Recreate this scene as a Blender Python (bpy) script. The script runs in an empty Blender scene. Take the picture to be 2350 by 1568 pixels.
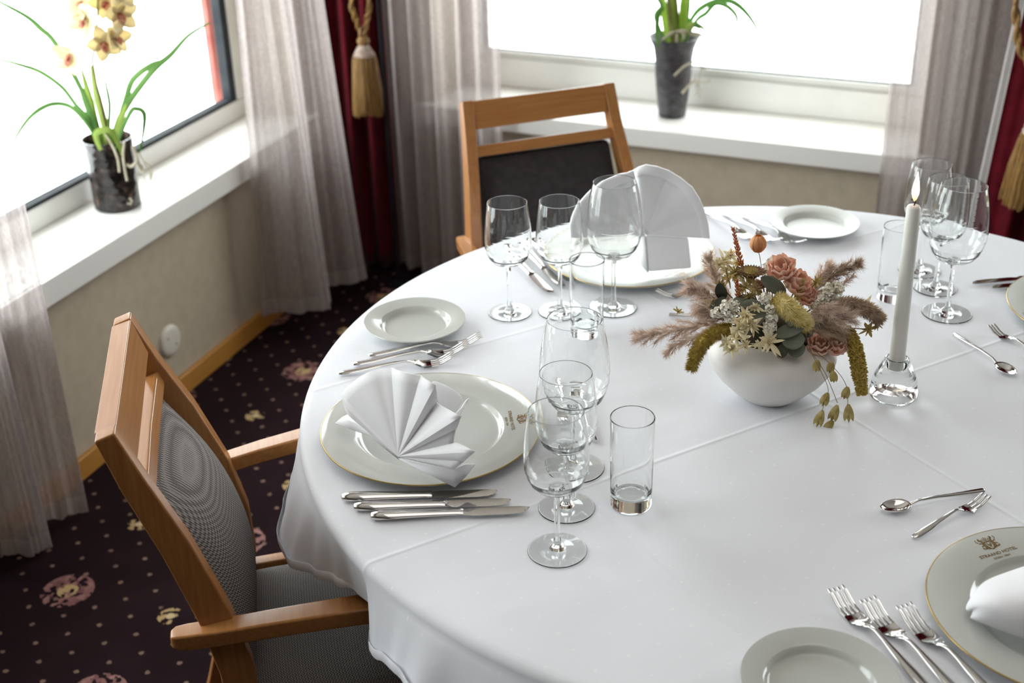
import bpy, bmesh, math, random
from math import sin, cos, pi, radians as R_
from mathutils import Vector, Matrix
import mathutils
random.seed(7)
S = bpy.context.scene
COL = S.collection

# ------------------------------------------------------------------ camera, sky, lights, exposure
CAM = Vector((0, 0, 1.7238))
CR = Vector((0.9996193, -0.0126126, -0.0245392))
CU = Vector((0.0275907, 0.4569575, 0.8890605))
CF = Vector((0.0, 0.8893991, -0.4571316))
FPX = 3008.2
cd = bpy.data.cameras.new('camera')
cam = bpy.data.objects.new('camera', cd)
COL.objects.link(cam)
cam.matrix_world = Matrix(((CR.x, CU.x, -CF.x, CAM.x), (CR.y, CU.y, -CF.y, CAM.y), (CR.z, CU.z, -CF.z, CAM.z), (0, 0, 0, 1)))
cd.sensor_width = 36
cd.lens = FPX / 2350 * 36
cd.clip_start = .05
cd.dof.use_dof = True
cd.dof.focus_distance = 1.80
cd.dof.aperture_fstop = 4.6
S.camera = cam

wd = bpy.data.worlds.new('overcast_sky')
S.world = wd
wd.use_nodes = True
bg = wd.node_tree.nodes['Background']
bg.inputs[0].default_value = (0.965, 0.975, 1, 1)
bg.inputs[1].default_value = 8.1

# room frame: d1 runs along the left window wall away from the camera, n1 points into the room;
# b runs along the far window wall to the right, m points out through it
D1 = Vector((0.36681, 0.93030, 0)); N1 = Vector((0.93030, -0.36681, 0))
BV = Vector((0.91236, -0.40938, 0)); MV = Vector((0.40938, 0.91236, 0))
def LW(a, s, z=0.0):
    """point at a along the left wall and s across it"""
    return D1 * a + N1 * s + Vector((0, 0, z))
def RW(b, s, z=0.0):
    return BV * b + MV * s + Vector((0, 0, z))
SL, SR = -1.969, 3.487          # inner faces of the two window walls
LWIN = [(.50, 3.31)]  # unseen near end lengthened to light the left setting
RWIN = [(-1.80, -.36), (.75, 2.35)]  # second range: unseen window added for extra daylight
ZS, ZT = .545, 2.05             # sill top, window head

def look(o, d):
    o.rotation_euler = Vector(d).to_track_quat('-Z', 'Y').to_euler()
def area(name, p, d, sx, sy, power, col=(1, 1, 1), portal=False):
    l = bpy.data.lights.new(name, 'AREA'); l.shape = 'RECTANGLE'; l.size = sx; l.size_y = sy
    l.energy = power; l.color = col
    if portal: l.cycles.is_portal = True
    o = bpy.data.objects.new(name, l); COL.objects.link(o); o.location = p; look(o, d)
    return o
for i, (a0, a1) in enumerate(LWIN):
    area('window_daylight', LW((a0 + a1) / 2, SL - .30, (ZS + ZT) / 2), N1, a1 - a0, ZT - ZS, 1, portal=True)
for i, (a0, a1) in enumerate(RWIN):
    area('window_daylight', RW((a0 + a1) / 2, SR + .32, (ZS + ZT) / 2), -MV, a1 - a0, ZT - ZS, 1, portal=True)
# added fill lights, out of view: over the table and behind the camera
area('added_fill_light', (.35, .9, 2.50), (0, 0, -1), 1.6, 1.6, 9, (1, .97, .94))
area('added_fill_light', (.2, -1.4, 2.50), (0, 0, -1), 1.4, 1.4, 3, (1, .97, .94))

vs = S.view_settings
vs.view_transform = 'Standard'; vs.look = 'None'; vs.gamma = 1; vs.use_curve_mapping = False
vs.exposure = 0.0
cy = S.cycles
cy.use_denoising = True
cy.max_bounces = 14; cy.diffuse_bounces = 4; cy.glossy_bounces = 4; cy.transmission_bounces = 14
cy.transparent_max_bounces = 12; cy.blur_glossy = .3
cy.sample_clamp_indirect = 25.0

# ------------------------------------------------------------------ helpers
def ray(x, y):
    return (CF * FPX + CR * (x - 1175) + CU * (784 - y))
def pt(x, y, z):
    d = ray(x, y); return CAM + d * ((z - CAM.z) / d.z)
def at(x, y, Y):
    """the point of the vertical plane at world depth Y"""
    d = ray(x, y); return CAM + d * (Y / d.y)
def onpl(x, y, P0, n):
    d = ray(x, y); return CAM + d * ((Vector(P0) - CAM).dot(n) / d.dot(n))

class MB:
    """collects shapes and links them as one mesh object"""
    def __init__(s): s.v = []; s.f = []
    def add(s, vs_, fs):
        o = len(s.v); s.v += [tuple(v) for v in vs_]; s.f += [tuple(i + o for i in f) for f in fs]
    def box(s, c, d, rot=None):
        c = Vector(c); hx, hy, hz = [q / 2 for q in d]
        P = [Vector((x, y, z)) for x in (-hx, hx) for y in (-hy, hy) for z in (-hz, hz)]
        if rot is not None: P = [rot @ p for p in P]
        s.add([c + p for p in P], [(0, 1, 3, 2), (4, 6, 7, 5), (0, 4, 5, 1), (2, 3, 7, 6), (0, 2, 6, 4), (1, 5, 7, 3)])
    def hexa(s, P):
        s.add(P, [(3, 2, 1, 0), (4, 5, 6, 7), (0, 1, 5, 4), (1, 2, 6, 5), (2, 3, 7, 6), (3, 0, 4, 7)])
    def lathe(s, prof, seg=32, close=False, axis=None, o=(0, 0, 0)):
        o = Vector(o); n = len(prof); V = []; F = []
        for r, z in prof:
            for k in range(seg):
                t = 2 * pi * k / seg
                p = Vector((r * cos(t), r * sin(t), z))
                if axis is not None: p = axis @ p
                V.append(o + p)
        for i in range(n - 1):
            for k in range(seg):
                k2 = (k + 1) % seg
                F.append((i * seg + k, i * seg + k2, (i + 1) * seg + k2, (i + 1) * seg + k))
        s.add(V, F)
    def tube(s, pts, rad, seg=8, cap=True, flat=1.0, up=None):
        pts = [Vector(p) for p in pts]; n = len(pts)
        if not hasattr(rad, '__len__'): rad = [rad] * n
        V = []; F = []; prev = None
        for i, p in enumerate(pts):
            t = (pts[min(i + 1, n - 1)] - pts[max(i - 1, 0)])
            t = t.normalized() if t.length > 1e-9 else Vector((0, 0, 1))
            if up is not None: a = Vector(up)
            elif prev is None: a = Vector((0, 0, 1)) if abs(t.z) < .9 else Vector((1, 0, 0))
            else: a = prev
            u = (a - t * a.dot(t)).normalized(); w = t.cross(u); prev = u
            for k in range(seg):
                q = 2 * pi * k / seg
                V.append(p + (u * cos(q) * flat + w * sin(q)) * rad[i])
        for i in range(n - 1):
            for k in range(seg):
                k2 = (k + 1) % seg
                F.append((i * seg + k, i * seg + k2, (i + 1) * seg + k2, (i + 1) * seg + k))
        if cap:
            F.append(tuple(reversed(range(seg)))); F.append(tuple(range((n - 1) * seg, n * seg)))
        s.add(V, F)
    def beam(s, pts, w, h, side, rnd=0):
        """rectangular bar swept along pts; side = width direction; w,h lists or numbers"""
        pts = [Vector(p) for p in pts]; n = len(pts)
        if not hasattr(w, '__len__'): w = [w] * n
        if not hasattr(h, '__len__'): h = [h] * n
        side = Vector(side).normalized(); V = []; F = []
        for i, p in enumerate(pts):
            t = (pts[min(i + 1, n - 1)] - pts[max(i - 1, 0)]).normalized()
            u = t.cross(side).normalized()
            for a, b in ((-1, -1), (1, -1), (1, 1), (-1, 1)):
                V.append(p + side * a * w[i] / 2 + u * b * h[i] / 2)
        for i in range(n - 1):
            for k in range(4):
                k2 = (k + 1) % 4
                F.append((i * 4 + k, i * 4 + k2, (i + 1) * 4 + k2, (i + 1) * 4 + k))
        F.append((3, 2, 1, 0)); F.append((n * 4 - 4, n * 4 - 3, n * 4 - 2, n * 4 - 1))
        s.add(V, F)
    def grid(s, P):
        n = len(P); m = len(P[0])
        s.add([p for r in P for p in r], [(i * m + j, i * m + j + 1, (i + 1) * m + j + 1, (i + 1) * m + j) for i in range(n - 1) for j in range(m - 1)])
    def build(s, name, mt, parent=None, smooth=True, bevel=0, angle=40, solid=0, sub=0, seg=2, rel=False, fix=True):
        me = bpy.data.meshes.new(name)
        vv = s.v
        if parent is not None and rel:
            iv = parent.matrix_basis.inverted(); vv = [tuple(iv @ Vector(v)) for v in vv]
        me.from_pydata(vv, [], s.f)
        if fix:
            bm = bmesh.new(); bm.from_mesh(me)
            bmesh.ops.remove_doubles(bm, verts=bm.verts, dist=1e-6)
            bmesh.ops.recalc_face_normals(bm, faces=bm.faces)
            bm.to_mesh(me); bm.free()
        me.materials.append(mt)
        o = bpy.data.objects.new(name, me); COL.objects.link(o)
        if parent is not None: o.parent = parent
        if solid:
            m = o.modifiers.new('thick', 'SOLIDIFY'); m.thickness = solid; m.offset = 0
        if bevel:
            m = o.modifiers.new('bevel', 'BEVEL'); m.width = bevel; m.segments = seg; m.limit_method = 'ANGLE'; m.angle_limit = R_(35)
        if sub:
            m = o.modifiers.new('sub', 'SUBSURF'); m.levels = sub; m.render_levels = sub
        if smooth:
            me.polygons.foreach_set('use_smooth', [True] * len(me.polygons))
            if not sub: me.set_sharp_from_angle(angle=R_(angle))
            if bevel:
                m = o.modifiers.new('wn', 'WEIGHTED_NORMAL'); m.keep_sharp = False
        return o

def tag(o, label=None, cat=None, group=None, kind=None):
    if label: o['label'] = label
    if cat: o['category'] = cat
    if group: o['group'] = group
    if kind: o['kind'] = kind
    return o
def empty(name, loc=(0, 0, 0), rz=0, label=None, cat=None, group=None):
    o = bpy.data.objects.new(name, None); COL.objects.link(o); o.empty_display_size = .05
    o.matrix_basis = Matrix.Translation(Vector(loc)) @ Matrix.Rotation(rz, 4, 'Z')
    return tag(o, label, cat, group)
def copy_tree(o, loc, rz, label=None, group=None, parent=None):
    c = o.copy(); COL.objects.link(c)
    if parent is None:
        c.matrix_basis = Matrix.Translation(Vector(loc)) @ Matrix.Rotation(rz, 4, 'Z')
        if label: c['label'] = label
        if group: c['group'] = group
    else: c.parent = parent
    for ch in list(CH.get(o.name, [])):
        d = copy_tree(ch, None, 0, parent=c)
    return c
CH = {}
def reg(o):
    """remember children so that copies can be made"""
    CH[o.name] = [x for x in bpy.data.objects if x.parent == o]
    for x in CH[o.name]: reg(x)
    return o

# ------------------------------------------------------------------ materials
def refine(prof, e=.0005):
    """supporting rings next to every corner, so that the glass keeps clean normals"""
    out = [prof[0]]
    for (r0, z0), (r1, z1) in zip(prof, prof[1:]):
        l = math.hypot(r1 - r0, z1 - z0)
        if l > 4 * e:
            for t in (e / l, 2 * e / l, .5, 1 - 2 * e / l, 1 - e / l): out.append((r0 + (r1 - r0) * t, z0 + (z1 - z0) * t))
        out.append((r1, z1))
    return out
def mat(name, col, rough=.5, metal=0, spec=.5, **kw):
    m = bpy.data.materials.new(name); m.use_nodes = True
    b = m.node_tree.nodes['Principled BSDF']
    b.inputs['Base Color'].default_value = (*col, 1); b.inputs['Roughness'].default_value = rough
    b.inputs['Metallic'].default_value = metal; b.inputs['Specular IOR Level'].default_value = spec
    for k, v in kw.items(): b.inputs[k.replace('_', ' ')].default_value = v
    return m
def N(m, t, **kw):
    n = m.node_tree.nodes.new(t)
    for k, v in kw.items():
        if hasattr(n, k): setattr(n, k, v)
    return n
def L(m, a, b): m.node_tree.links.new(a, b)
def B(m): return m.node_tree.nodes['Principled BSDF']
def val(m, sock, v):
    sock.default_value = v
def math_(m, op, a, b=None, c=None):
    n = N(m, 'ShaderNodeMath'); n.operation = op
    for i, x in enumerate((a, b, c)):
        if x is None: continue
        if isinstance(x, (int, float)): n.inputs[i].default_value = x
        else: L(m, x, n.inputs[i])
    return n.outputs[0]
def vmath(m, op, a, b=None, out=0):
    n = N(m, 'ShaderNodeVectorMath'); n.operation = op
    for i, x in enumerate((a, b)):
        if x is None: continue
        if isinstance(x, (int, float)): n.inputs['Scale'].default_value = x
        elif isinstance(x, tuple): n.inputs[i].default_value = x
        else: L(m, x, n.inputs[i])
    return n.outputs['Value'] if out == 'v' else n.outputs[0]
def noise(m, scale, detail=3, rough=.5, vec=None, dim=None):
    n = N(m, 'ShaderNodeTexNoise'); n.inputs['Scale'].default_value = scale; n.inputs['Detail'].default_value = detail
    n.inputs['Roughness'].default_value = rough
    if vec is None:
        tc = N(m, 'ShaderNodeTexCoord'); vec = tc.outputs['Object']
    L(m, vec, n.inputs['Vector']); return n.outputs['Fac']
def objc(m, scale=None, rot=None):
    tc = N(m, 'ShaderNodeTexCoord')
    if scale is None and rot is None: return tc.outputs['Object']
    mp = N(m, 'ShaderNodeMapping'); L(m, tc.outputs['Object'], mp.inputs[0])
    if scale: mp.inputs['Scale'].default_value = scale
    if rot: mp.inputs['Rotation'].default_value = rot
    return mp.outputs[0]
def ramp(m, f, stops):
    r = N(m, 'ShaderNodeValToRGB'); el = r.color_ramp.elements
    while len(el) < len(stops): el.new(.5)
    for e, (p, c) in zip(el, stops): e.position = p; e.color = (*c, 1) if len(c) == 3 else c
    L(m, f, r.inputs[0]); return r.outputs[0]
def bump(m, h, strength=.3, dist=.001):
    b = N(m, 'ShaderNodeBump'); b.inputs['Strength'].default_value = strength; b.inputs['Distance'].default_value = dist
    L(m, h, b.inputs['Height']); L(m, b.outputs[0], B(m).inputs['Normal']); return b
def vary(m, c1, c2, scale=8, detail=4, vec=None):
    L(m, ramp(m, noise(m, scale, detail, vec=vec), [(.3, c1), (.7, c2)]), B(m).inputs['Base Color'])
def mix(m, f, a, b):
    n = N(m, 'ShaderNodeMix'); n.data_type = 'RGBA'
    if isinstance(f, (int, float)): n.inputs[0].default_value = f
    else: L(m, f, n.inputs[0])
    for i, x in ((6, a), (7, b)):
        if isinstance(x, tuple): n.inputs[i].default_value = (*x, 1)
        else: L(m, x, n.inputs[i])
    return n.outputs[2]

M = {}
M['wall'] = mat('textured_wallpaper', (.37, .325, .27), .85, spec=.2); vary(M['wall'], (.44, .375, .285), (.50, .425, .325), 30); bump(M['wall'], noise(M['wall'], 260, 4), .35, .0008)
M['ceiling'] = mat('ceiling_paint', (.42, .38, .34), .9)  # unseen ceiling toned down to lower the bounced fill
M['panel'] = mat('dark_unseen_wall', (.10, .05, .025), .5); vary(M['panel'], (.085, .04, .02), (.13, .065, .03), 6)  # finish added to the unseen walls, dark to hold down bounced light
M['white'] = mat('white_painted_wood', (.80, .79, .76), .35); bump(M['white'], noise(M['white'], 20, 2), .05, .001)
M['frame'] = mat('white_window_frame', (.80, .80, .77), .35); vary(M['frame'], (.78, .78, .75), (.83, .83, .80), 12)
M['gasket'] = mat('dark_grey_gasket', (.035, .04, .045), .7, spec=.1); vary(M['gasket'], (.03, .035, .04), (.05, .055, .06), 20)
M['red_post'] = mat('red_painted_timber', (.36, .12, .10), .8, spec=.05); vary(M['red_post'], (.33, .10, .085), (.40, .15, .13), 15)
def wood(name, c1, c2, rough=.35, scale=(3, 60, 60), bmp=.05):
    m = mat(name, c1, rough, spec=.4)
    v = objc(m, scale)
    n1 = noise(m, 2.5, 5, .6, vec=v)
    L(m, ramp(m, n1, [(.25, c1), (.75, c2)]), B(m).inputs['Base Color']); bump(m, n1, bmp, .0005)
    return m
M['chair_wood'] = wood('beech_wood_oiled', (.31, .125, .038), (.40, .185, .062), .22)
M['chair_wood_z'] = wood('beech_wood_oiled_upright', (.31, .125, .038), (.40, .185, .062), .24, (60, 60, 3))
M['base_wood'] = wood('orange_pine_skirting', (.42, .185, .035), (.52, .25, .06), .35, (4, 4, 50))
M['table_wood'] = wood('dark_table_wood', (.08, .04, .02), (.12, .06, .03))

# woven grey upholstery
m = M['fabric'] = mat('grey_woven_upholstery', (.12, .11, .11), .95, spec=.15)
tc = objc(m); sp = N(m, 'ShaderNodeSeparateXYZ'); L(m, tc, sp.inputs[0])
yz = math_(m, 'ADD', sp.outputs[1], sp.outputs[2])
k = 2 * pi / .0055
sx_ = math_(m, 'SINE', math_(m, 'MULTIPLY', sp.outputs[0], k)); rowi = math_(m, 'MULTIPLY', yz, 2 * pi / .0042)
sy_ = math_(m, 'SINE', math_(m, 'ADD', rowi, math_(m, 'MULTIPLY', sx_, .6)))
w_ = math_(m, 'MULTIPLY_ADD', math_(m, 'MULTIPLY', sx_, sy_), .5, .5)
w2 = math_(m, 'ADD', w_, math_(m, 'MULTIPLY', noise(m, 400, 2), .35))
L(m, ramp(m, w2, [(.25, (.065, .058, .056)), (.62, (.16, .145, .14)), (.98, (.31, .285, .27))]), B(m).inputs['Base Color'])
bump(m, w_, .5, .0012)
m = M['fabric_shaded'] = mat('shaded_back_cloth', (.035, .03, .031), .95, spec=.1); bump(m, noise(m, 700, 2), .4, .0008); vary(m, (.030, .026, .027), (.042, .036, .037), 60)  # grey upholstery of the far chair, its backlit shade put into the colour

# table cloth
m = M['cloth'] = mat('white_damask_cloth', (.80, .80, .84), .72, spec=.25)
tcv = objc(m)
mp = N(m, 'ShaderNodeMapping'); L(m, tcv, mp.inputs[0]); mp.inputs['Rotation'].default_value = (0, 0, -R_(29.3))
sp = N(m, 'ShaderNodeSeparateXYZ'); L(m, mp.outputs[0], sp.inputs[0])
def crease(coord, off, w, amp):
    d = math_(m, 'ABSOLUTE', math_(m, 'SUBTRACT', coord, off)); q = math_(m, 'DIVIDE', d, w)
    return math_(m, 'MULTIPLY', math_(m, 'POWER', 2.718, math_(m, 'MULTIPLY', math_(m, 'MULTIPLY', q, q), -1)), amp)
h = crease(sp.outputs[1], -.061, .0035, 1.0)
h = math_(m, 'ADD', h, crease(sp.outputs[0], .0, .0035, 1.0))
h = math_(m, 'ADD', h, crease(sp.outputs[0], -.44, .004, -.6))
h = math_(m, 'ADD', h, crease(sp.outputs[1], -.50, .004, -.6)); h = math_(m, 'ADD', h, crease(sp.outputs[1], .38, .004, .6))
big = noise(m, 3.2, 3, .55, vec=vmath(m, 'MULTIPLY', mp.outputs[0], (.6, 2.2, 1)))
h = math_(m, 'ADD', h, math_(m, 'MULTIPLY', big, 4.0))
bp = bump(m, h, .52, .0016)
wv = math_(m, 'ADD', math_(m, 'SINE', math_(m, 'MULTIPLY', sp.outputs[0], 5200)), math_(m, 'SINE', math_(m, 'MULTIPLY', sp.outputs[1], 5200)))
# pin dots of the damask
jn = N(m, 'ShaderNodeTexNoise'); jn.inputs['Scale'].default_value = 9; L(m, mp.outputs[0], jn.inputs['Vector'])
jv = vmath(m, 'ADD', mp.outputs[0], vmath(m, 'MULTIPLY', jn.outputs['Color'], (.05, .05, 0)))
fr = vmath(m, 'FRACTION', vmath(m, 'MULTIPLY', jv, (1 / .043, 1 / .036, 0)))
ds = vmath(m, 'LENGTH', vmath(m, 'SUBTRACT', fr, (.5, .5, 0)), out='v')
dot = math_(m, 'LESS_THAN', ds, .040)
L(m, mix(m, dot, (.785, .795, .84), (.85, .855, .88)), B(m).inputs['Base Color'])
L(m, math_(m, 'MULTIPLY_ADD', dot, -.25, .72), B(m).inputs['Roughness'])

m = M['napkin'] = mat('white_napkin_linen', (.80, .80, .83), .75, spec=.2); bump(m, noise(m, 60, 3), .15, .0012); vary(m, (.79, .79, .82), (.83, .83, .85), 10)
m = M['porcelain'] = mat('grey_white_porcelain', (.52, .535, .50), .08, spec=.5); vary(m, (.51, .525, .49), (.54, .55, .52), 4)
m = M['porcelain_white'] = mat('white_porcelain', (.55, .565, .53), .22, spec=.35); vary(m, (.54, .555, .52), (.57, .58, .55), 4); B(m).inputs['Roughness'].default_value = .3; B(m).inputs['Specular IOR Level'].default_value = .2
m = M['gold'] = mat('gold_lustre', (.40, .27, .08), .3, metal=.7); vary(m, (.36, .24, .07), (.46, .32, .10), 40)
m = M['print'] = mat('brown_gold_print', (.20, .115, .03), .4, metal=.3); vary(m, (.17, .10, .025), (.25, .15, .04), 200)
m = M['bowl'] = mat('matt_white_ceramic', (.70, .68, .65), .42); vary(m, (.68, .66, .63), (.72, .70, .67), 12); bump(m, noise(m, 90, 3), .06, .0006)
m = M['steel'] = mat('polished_steel', (.70, .69, .68), .06, metal=1); bump(m, noise(m, 25, 2), .03, .001)
m = M['blade'] = mat('knife_blade_steel', (.50, .48, .46), .08, metal=1); bump(m, noise(m, 30, 2), .02, .001)
m = M['glass'] = bpy.data.materials.new('clear_glass'); m.use_nodes = True
nt = m.node_tree; nt.nodes.remove(nt.nodes['Principled BSDF'])
g = nt.nodes.new('ShaderNodeBsdfGlass'); g.inputs['IOR'].default_value = 1.41; g.inputs['Roughness'].default_value = 0; g.inputs['Color'].default_value = (.995, 1, .998, 1)
nt.links.new(g.outputs[0], nt.nodes['Material Output'].inputs[0])
m = M['pane'] = bpy.data.materials.new('window_pane_glass'); m.use_nodes = True
nt = m.node_tree; nt.nodes.remove(nt.nodes['Principled BSDF'])
g = nt.nodes.new('ShaderNodeBsdfGlossy'); g.inputs['Roughness'].default_value = .02
t = nt.nodes.new('ShaderNodeBsdfTransparent'); t.inputs[0].default_value = (.95, .98, .97, 1)
x = nt.nodes.new('ShaderNodeMixShader'); lwn = nt.nodes.new('ShaderNodeLayerWeight'); fz = nt.nodes.new('ShaderNodeMath'); fz.operation = 'POWER'; fz.inputs[1].default_value = 5
nt.links.new(lwn.outputs['Facing'], fz.inputs[0])
nt.links.new(fz.outputs[0], x.inputs[0]); nt.links.new(t.outputs[0], x.inputs[1]); nt.links.new(g.outputs[0], x.inputs[2]); nt.links.new(x.outputs[0], nt.nodes['Material Output'].inputs[0])
M['wax'] = mat('ivory_wax', (.74, .74, .69), .45, Subsurface_Weight=.15, Subsurface_Radius=(.01, .008, .006)); vary(M['wax'], (.73, .73, .68), (.76, .76, .71), 20)
M['wick'] = mat('burnt_wick', (.01, .008, .008), .8)
m = M['flame'] = bpy.data.materials.new('candle_flame'); m.use_nodes = True
nt = m.node_tree; nt.nodes.remove(nt.nodes['Principled BSDF'])
e = nt.nodes.new('ShaderNodeEmission'); tcn = nt.nodes.new('ShaderNodeTexCoord'); spz = nt.nodes.new('ShaderNodeSeparateXYZ'); rr = nt.nodes.new('ShaderNodeValToRGB')
nt.links.new(tcn.outputs['Generated'], spz.inputs[0]); nt.links.new(spz.outputs[2], rr.inputs[0])
rr.color_ramp.elements[0].color = (1, .38, .08, 1); rr.color_ramp.elements[1].position = .55; rr.color_ramp.elements[1].color = (1, .86, .62, 1)
nt.links.new(rr.outputs[0], e.inputs[0]); e.inputs[1].default_value = 3.2
nt.links.new(e.outputs[0], nt.nodes['Material Output'].inputs[0])

def sheer(name, c, transp, scale=700):
    m = bpy.data.materials.new(name); m.use_nodes = True
    nt = m.node_tree; nt.nodes.remove(nt.nodes['Principled BSDF'])
    d = nt.nodes.new('ShaderNodeBsdfDiffuse'); t = nt.nodes.new('ShaderNodeBsdfTranslucent'); tr = nt.nodes.new('ShaderNodeBsdfTransparent')
    tcn = nt.nodes.new('ShaderNodeTexCoord')
    mp = nt.nodes.new('ShaderNodeMapping'); mp.inputs['Scale'].default_value = (1, 1, .15); nt.links.new(tcn.outputs['Object'], mp.inputs[0])
    n1 = nt.nodes.new('ShaderNodeTexNoise'); n1.inputs['Scale'].default_value = 160; n1.inputs['Detail'].default_value = 4
    nt.links.new(mp.outputs[0], n1.inputs['Vector'])
    r = nt.nodes.new('ShaderNodeValToRGB'); r.color_ramp.elements[0].position = .3; r.color_ramp.elements[1].position = .7
    r.color_ramp.elements[0].color = (*[q * .9 for q in c], 1); r.color_ramp.elements[1].color = (*[min(1, q * 1.07) for q in c], 1)
    nt.links.new(n1.outputs['Fac'], r.inputs[0]); nt.links.new(r.outputs[0], d.inputs[0]); nt.links.new(r.outputs[0], t.inputs[0])
    x = nt.nodes.new('ShaderNodeMixShader'); x.inputs[0].default_value = .5; nt.links.new(d.outputs[0], x.inputs[1]); nt.links.new(t.outputs[0], x.inputs[2])
    n2 = nt.nodes.new('ShaderNodeTexNoise'); n2.inputs['Scale'].default_value = 500; n2.inputs['Detail'].default_value = 2; nt.links.new(mp.outputs[0], n2.inputs['Vector'])
    mr = nt.nodes.new('ShaderNodeMapRange'); mr.inputs[1].default_value = .35; mr.inputs[2].default_value = .65; mr.inputs[3].default_value = transp * .4; mr.inputs[4].default_value = transp * 1.6
    nt.links.new(n2.outputs['Fac'], mr.inputs[0])
    y = nt.nodes.new('ShaderNodeMixShader'); nt.links.new(mr.outputs[0], y.inputs[0]); nt.links.new(x.outputs[0], y.inputs[1]); nt.links.new(tr.outputs[0], y.inputs[2])
    nt.links.new(y.outputs[0], nt.nodes['Material Output'].inputs[0]); return m
M['sheer'] = sheer('sheer_mauve_linen', (.46, .405, .395), .20)
M['hem'] = sheer('sheer_hem_double', (.46, .41, .40), .05)
m = M['velvet'] = mat('wine_red_velvet', (.10, .005, .011), .85, spec=.1, Sheen_Weight=.08, Sheen_Roughness=.4); vary(m, (.075, .004, .008), (.115, .005, .012), 25)
m = M['lining'] = mat('white_drape_lining', (.7, .68, .66), .8); vary(m, (.68, .66, .64), (.73, .71, .69), 25)
m = M['goldthread'] = mat('gold_silk_thread', (.43, .25, .07), .5, spec=.5); vary(m, (.13, .062, .012), (.40, .225, .06), 6, vec=objc(m, (60, 60, 2.5)))
m = M['tasselhead'] = mat('cream_braided_silk', (.55, .45, .38), .55); vary(m, (.30, .19, .12), (.66, .56, .50), 8, vec=objc(m, (8, 8, 40)))
M['black'] = mat('black_lacquer', (.012, .012, .014), .7, spec=.1); vary(M['black'], (.011, .011, .013), (.016, .016, .018), 20)
M['plastic'] = mat('ivory_plastic', (.66, .62, .54), .4); vary(M['plastic'], (.65, .61, .53), (.68, .64, .56), 30)

# carpet: lattice of beige pin dots with large and small flower sprays
m = M['carpet'] = mat('plum_patterned_carpet', (.03, .01, .016), .95, spec=.1)
g = N(m, 'ShaderNodeNewGeometry')
n_ = vmath(m, 'DOT_PRODUCT', g.outputs['Position'], tuple(N1), out='v'); a_ = vmath(m, 'DOT_PRODUCT', g.outputs['Position'], tuple(D1), out='v')
cb = N(m, 'ShaderNodeCombineXYZ'); L(m, math_(m, 'ADD', n_, 1.954), cb.inputs[0]); L(m, a_, cb.inputs[1])
nz = N(m, 'ShaderNodeTexNoise'); nz.inputs['Scale'].default_value = 180; L(m, cb.outputs[0], nz.inputs['Vector'])
wob = vmath(m, 'MULTIPLY', vmath(m, 'SUBTRACT', nz.outputs['Color'], (.5, .5, .5)), (.006, .006, 0))
P_ = vmath(m, 'ADD', cb.outputs[0], wob)
def lattice(p, u0, v0):
    q = vmath(m, 'MULTIPLY', vmath(m, 'SUBTRACT', P_, (u0 - p / 2, v0 - p / 2, 0)), (1 / p, 1 / p, 0))
    f = vmath(m, 'SUBTRACT', vmath(m, 'FRACTION', q), (.5, .5, 0))
    # fraction of negatives is fine: FRACTION is x-floor(x)
    return math_(m, 'MULTIPLY', vmath(m, 'LENGTH', f, out='v'), p)
dd = math_(m, 'MINIMUM', lattice(.0890, .0585, 2.960), lattice(.0890, .103, 2.9155))
bigd = math_(m, 'MINIMUM', lattice(.515, .235, 2.772), lattice(.515, .4925, 2.5145 - .5))
bigd = math_(m, 'MINIMUM', bigd, lattice(.515, -.0225, 2.5145)) if False else bigd
smld = math_(m, 'MINIMUM', lattice(.515, .235, 2.5145), lattice(.515, .4925, 2.257))
vor = N(m, 'ShaderNodeTexVoronoi'); vor.inputs['Scale'].default_value = 95; L(m, cb.outputs[0], vor.inputs['Vector'])
vcol = N(m, 'ShaderNodeSeparateColor'); L(m, vor.outputs['Color'], vcol.inputs[0])
pile = noise(m, 900, 2, vec=cb.outputs[0])
base = ramp(m, noise(m, 7, 3, vec=cb.outputs[0]), [(.3, (.013, .0055, .0075)), (.7, (.022, .009, .012))])
base = mix(m, math_(m, 'MULTIPLY', pile, .45), base, (.01, .004, .006))
dm = math_(m, 'MULTIPLY', math_(m, 'LESS_THAN', dd, .0052), math_(m, 'GREATER_THAN', math_(m, 'MINIMUM', bigd, math_(m, 'ADD', smld, .02)), .055))
c = mix(m, math_(m, 'MULTIPLY', dm, math_(m, 'MULTIPLY_ADD', pile, .9, .25)), base, mix(m, noise(m, 14, 1, vec=cb.outputs[0]), (.10, .06, .05), (.46, .30, .22)))
pet = math_(m, 'MULTIPLY', math_(m, 'LESS_THAN', bigd, .056), math_(m, 'GREATER_THAN', vcol.outputs[0], .36))
c = mix(m, pet, c, mix(m, vcol.outputs[1], (.18, .075, .075), (.34, .18, .16)))
cen = math_(m, 'MULTIPLY', math_(m, 'LESS_THAN', bigd, .022), math_(m, 'GREATER_THAN', vcol.outputs[2], .35))
c = mix(m, cen, c, (.50, .35, .17))
sm = math_(m, 'MULTIPLY', math_(m, 'LESS_THAN', smld, .026), math_(m, 'GREATER_THAN', vcol.outputs[0], .5))
c = mix(m, sm, c, (.42, .29, .14))
sc_ = math_(m, 'LESS_THAN', smld, .009); c = mix(m, sc_, c, (.55, .42, .25))
L(m, c, B(m).inputs['Base Color']); bump(m, pile, .8, .002)

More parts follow.
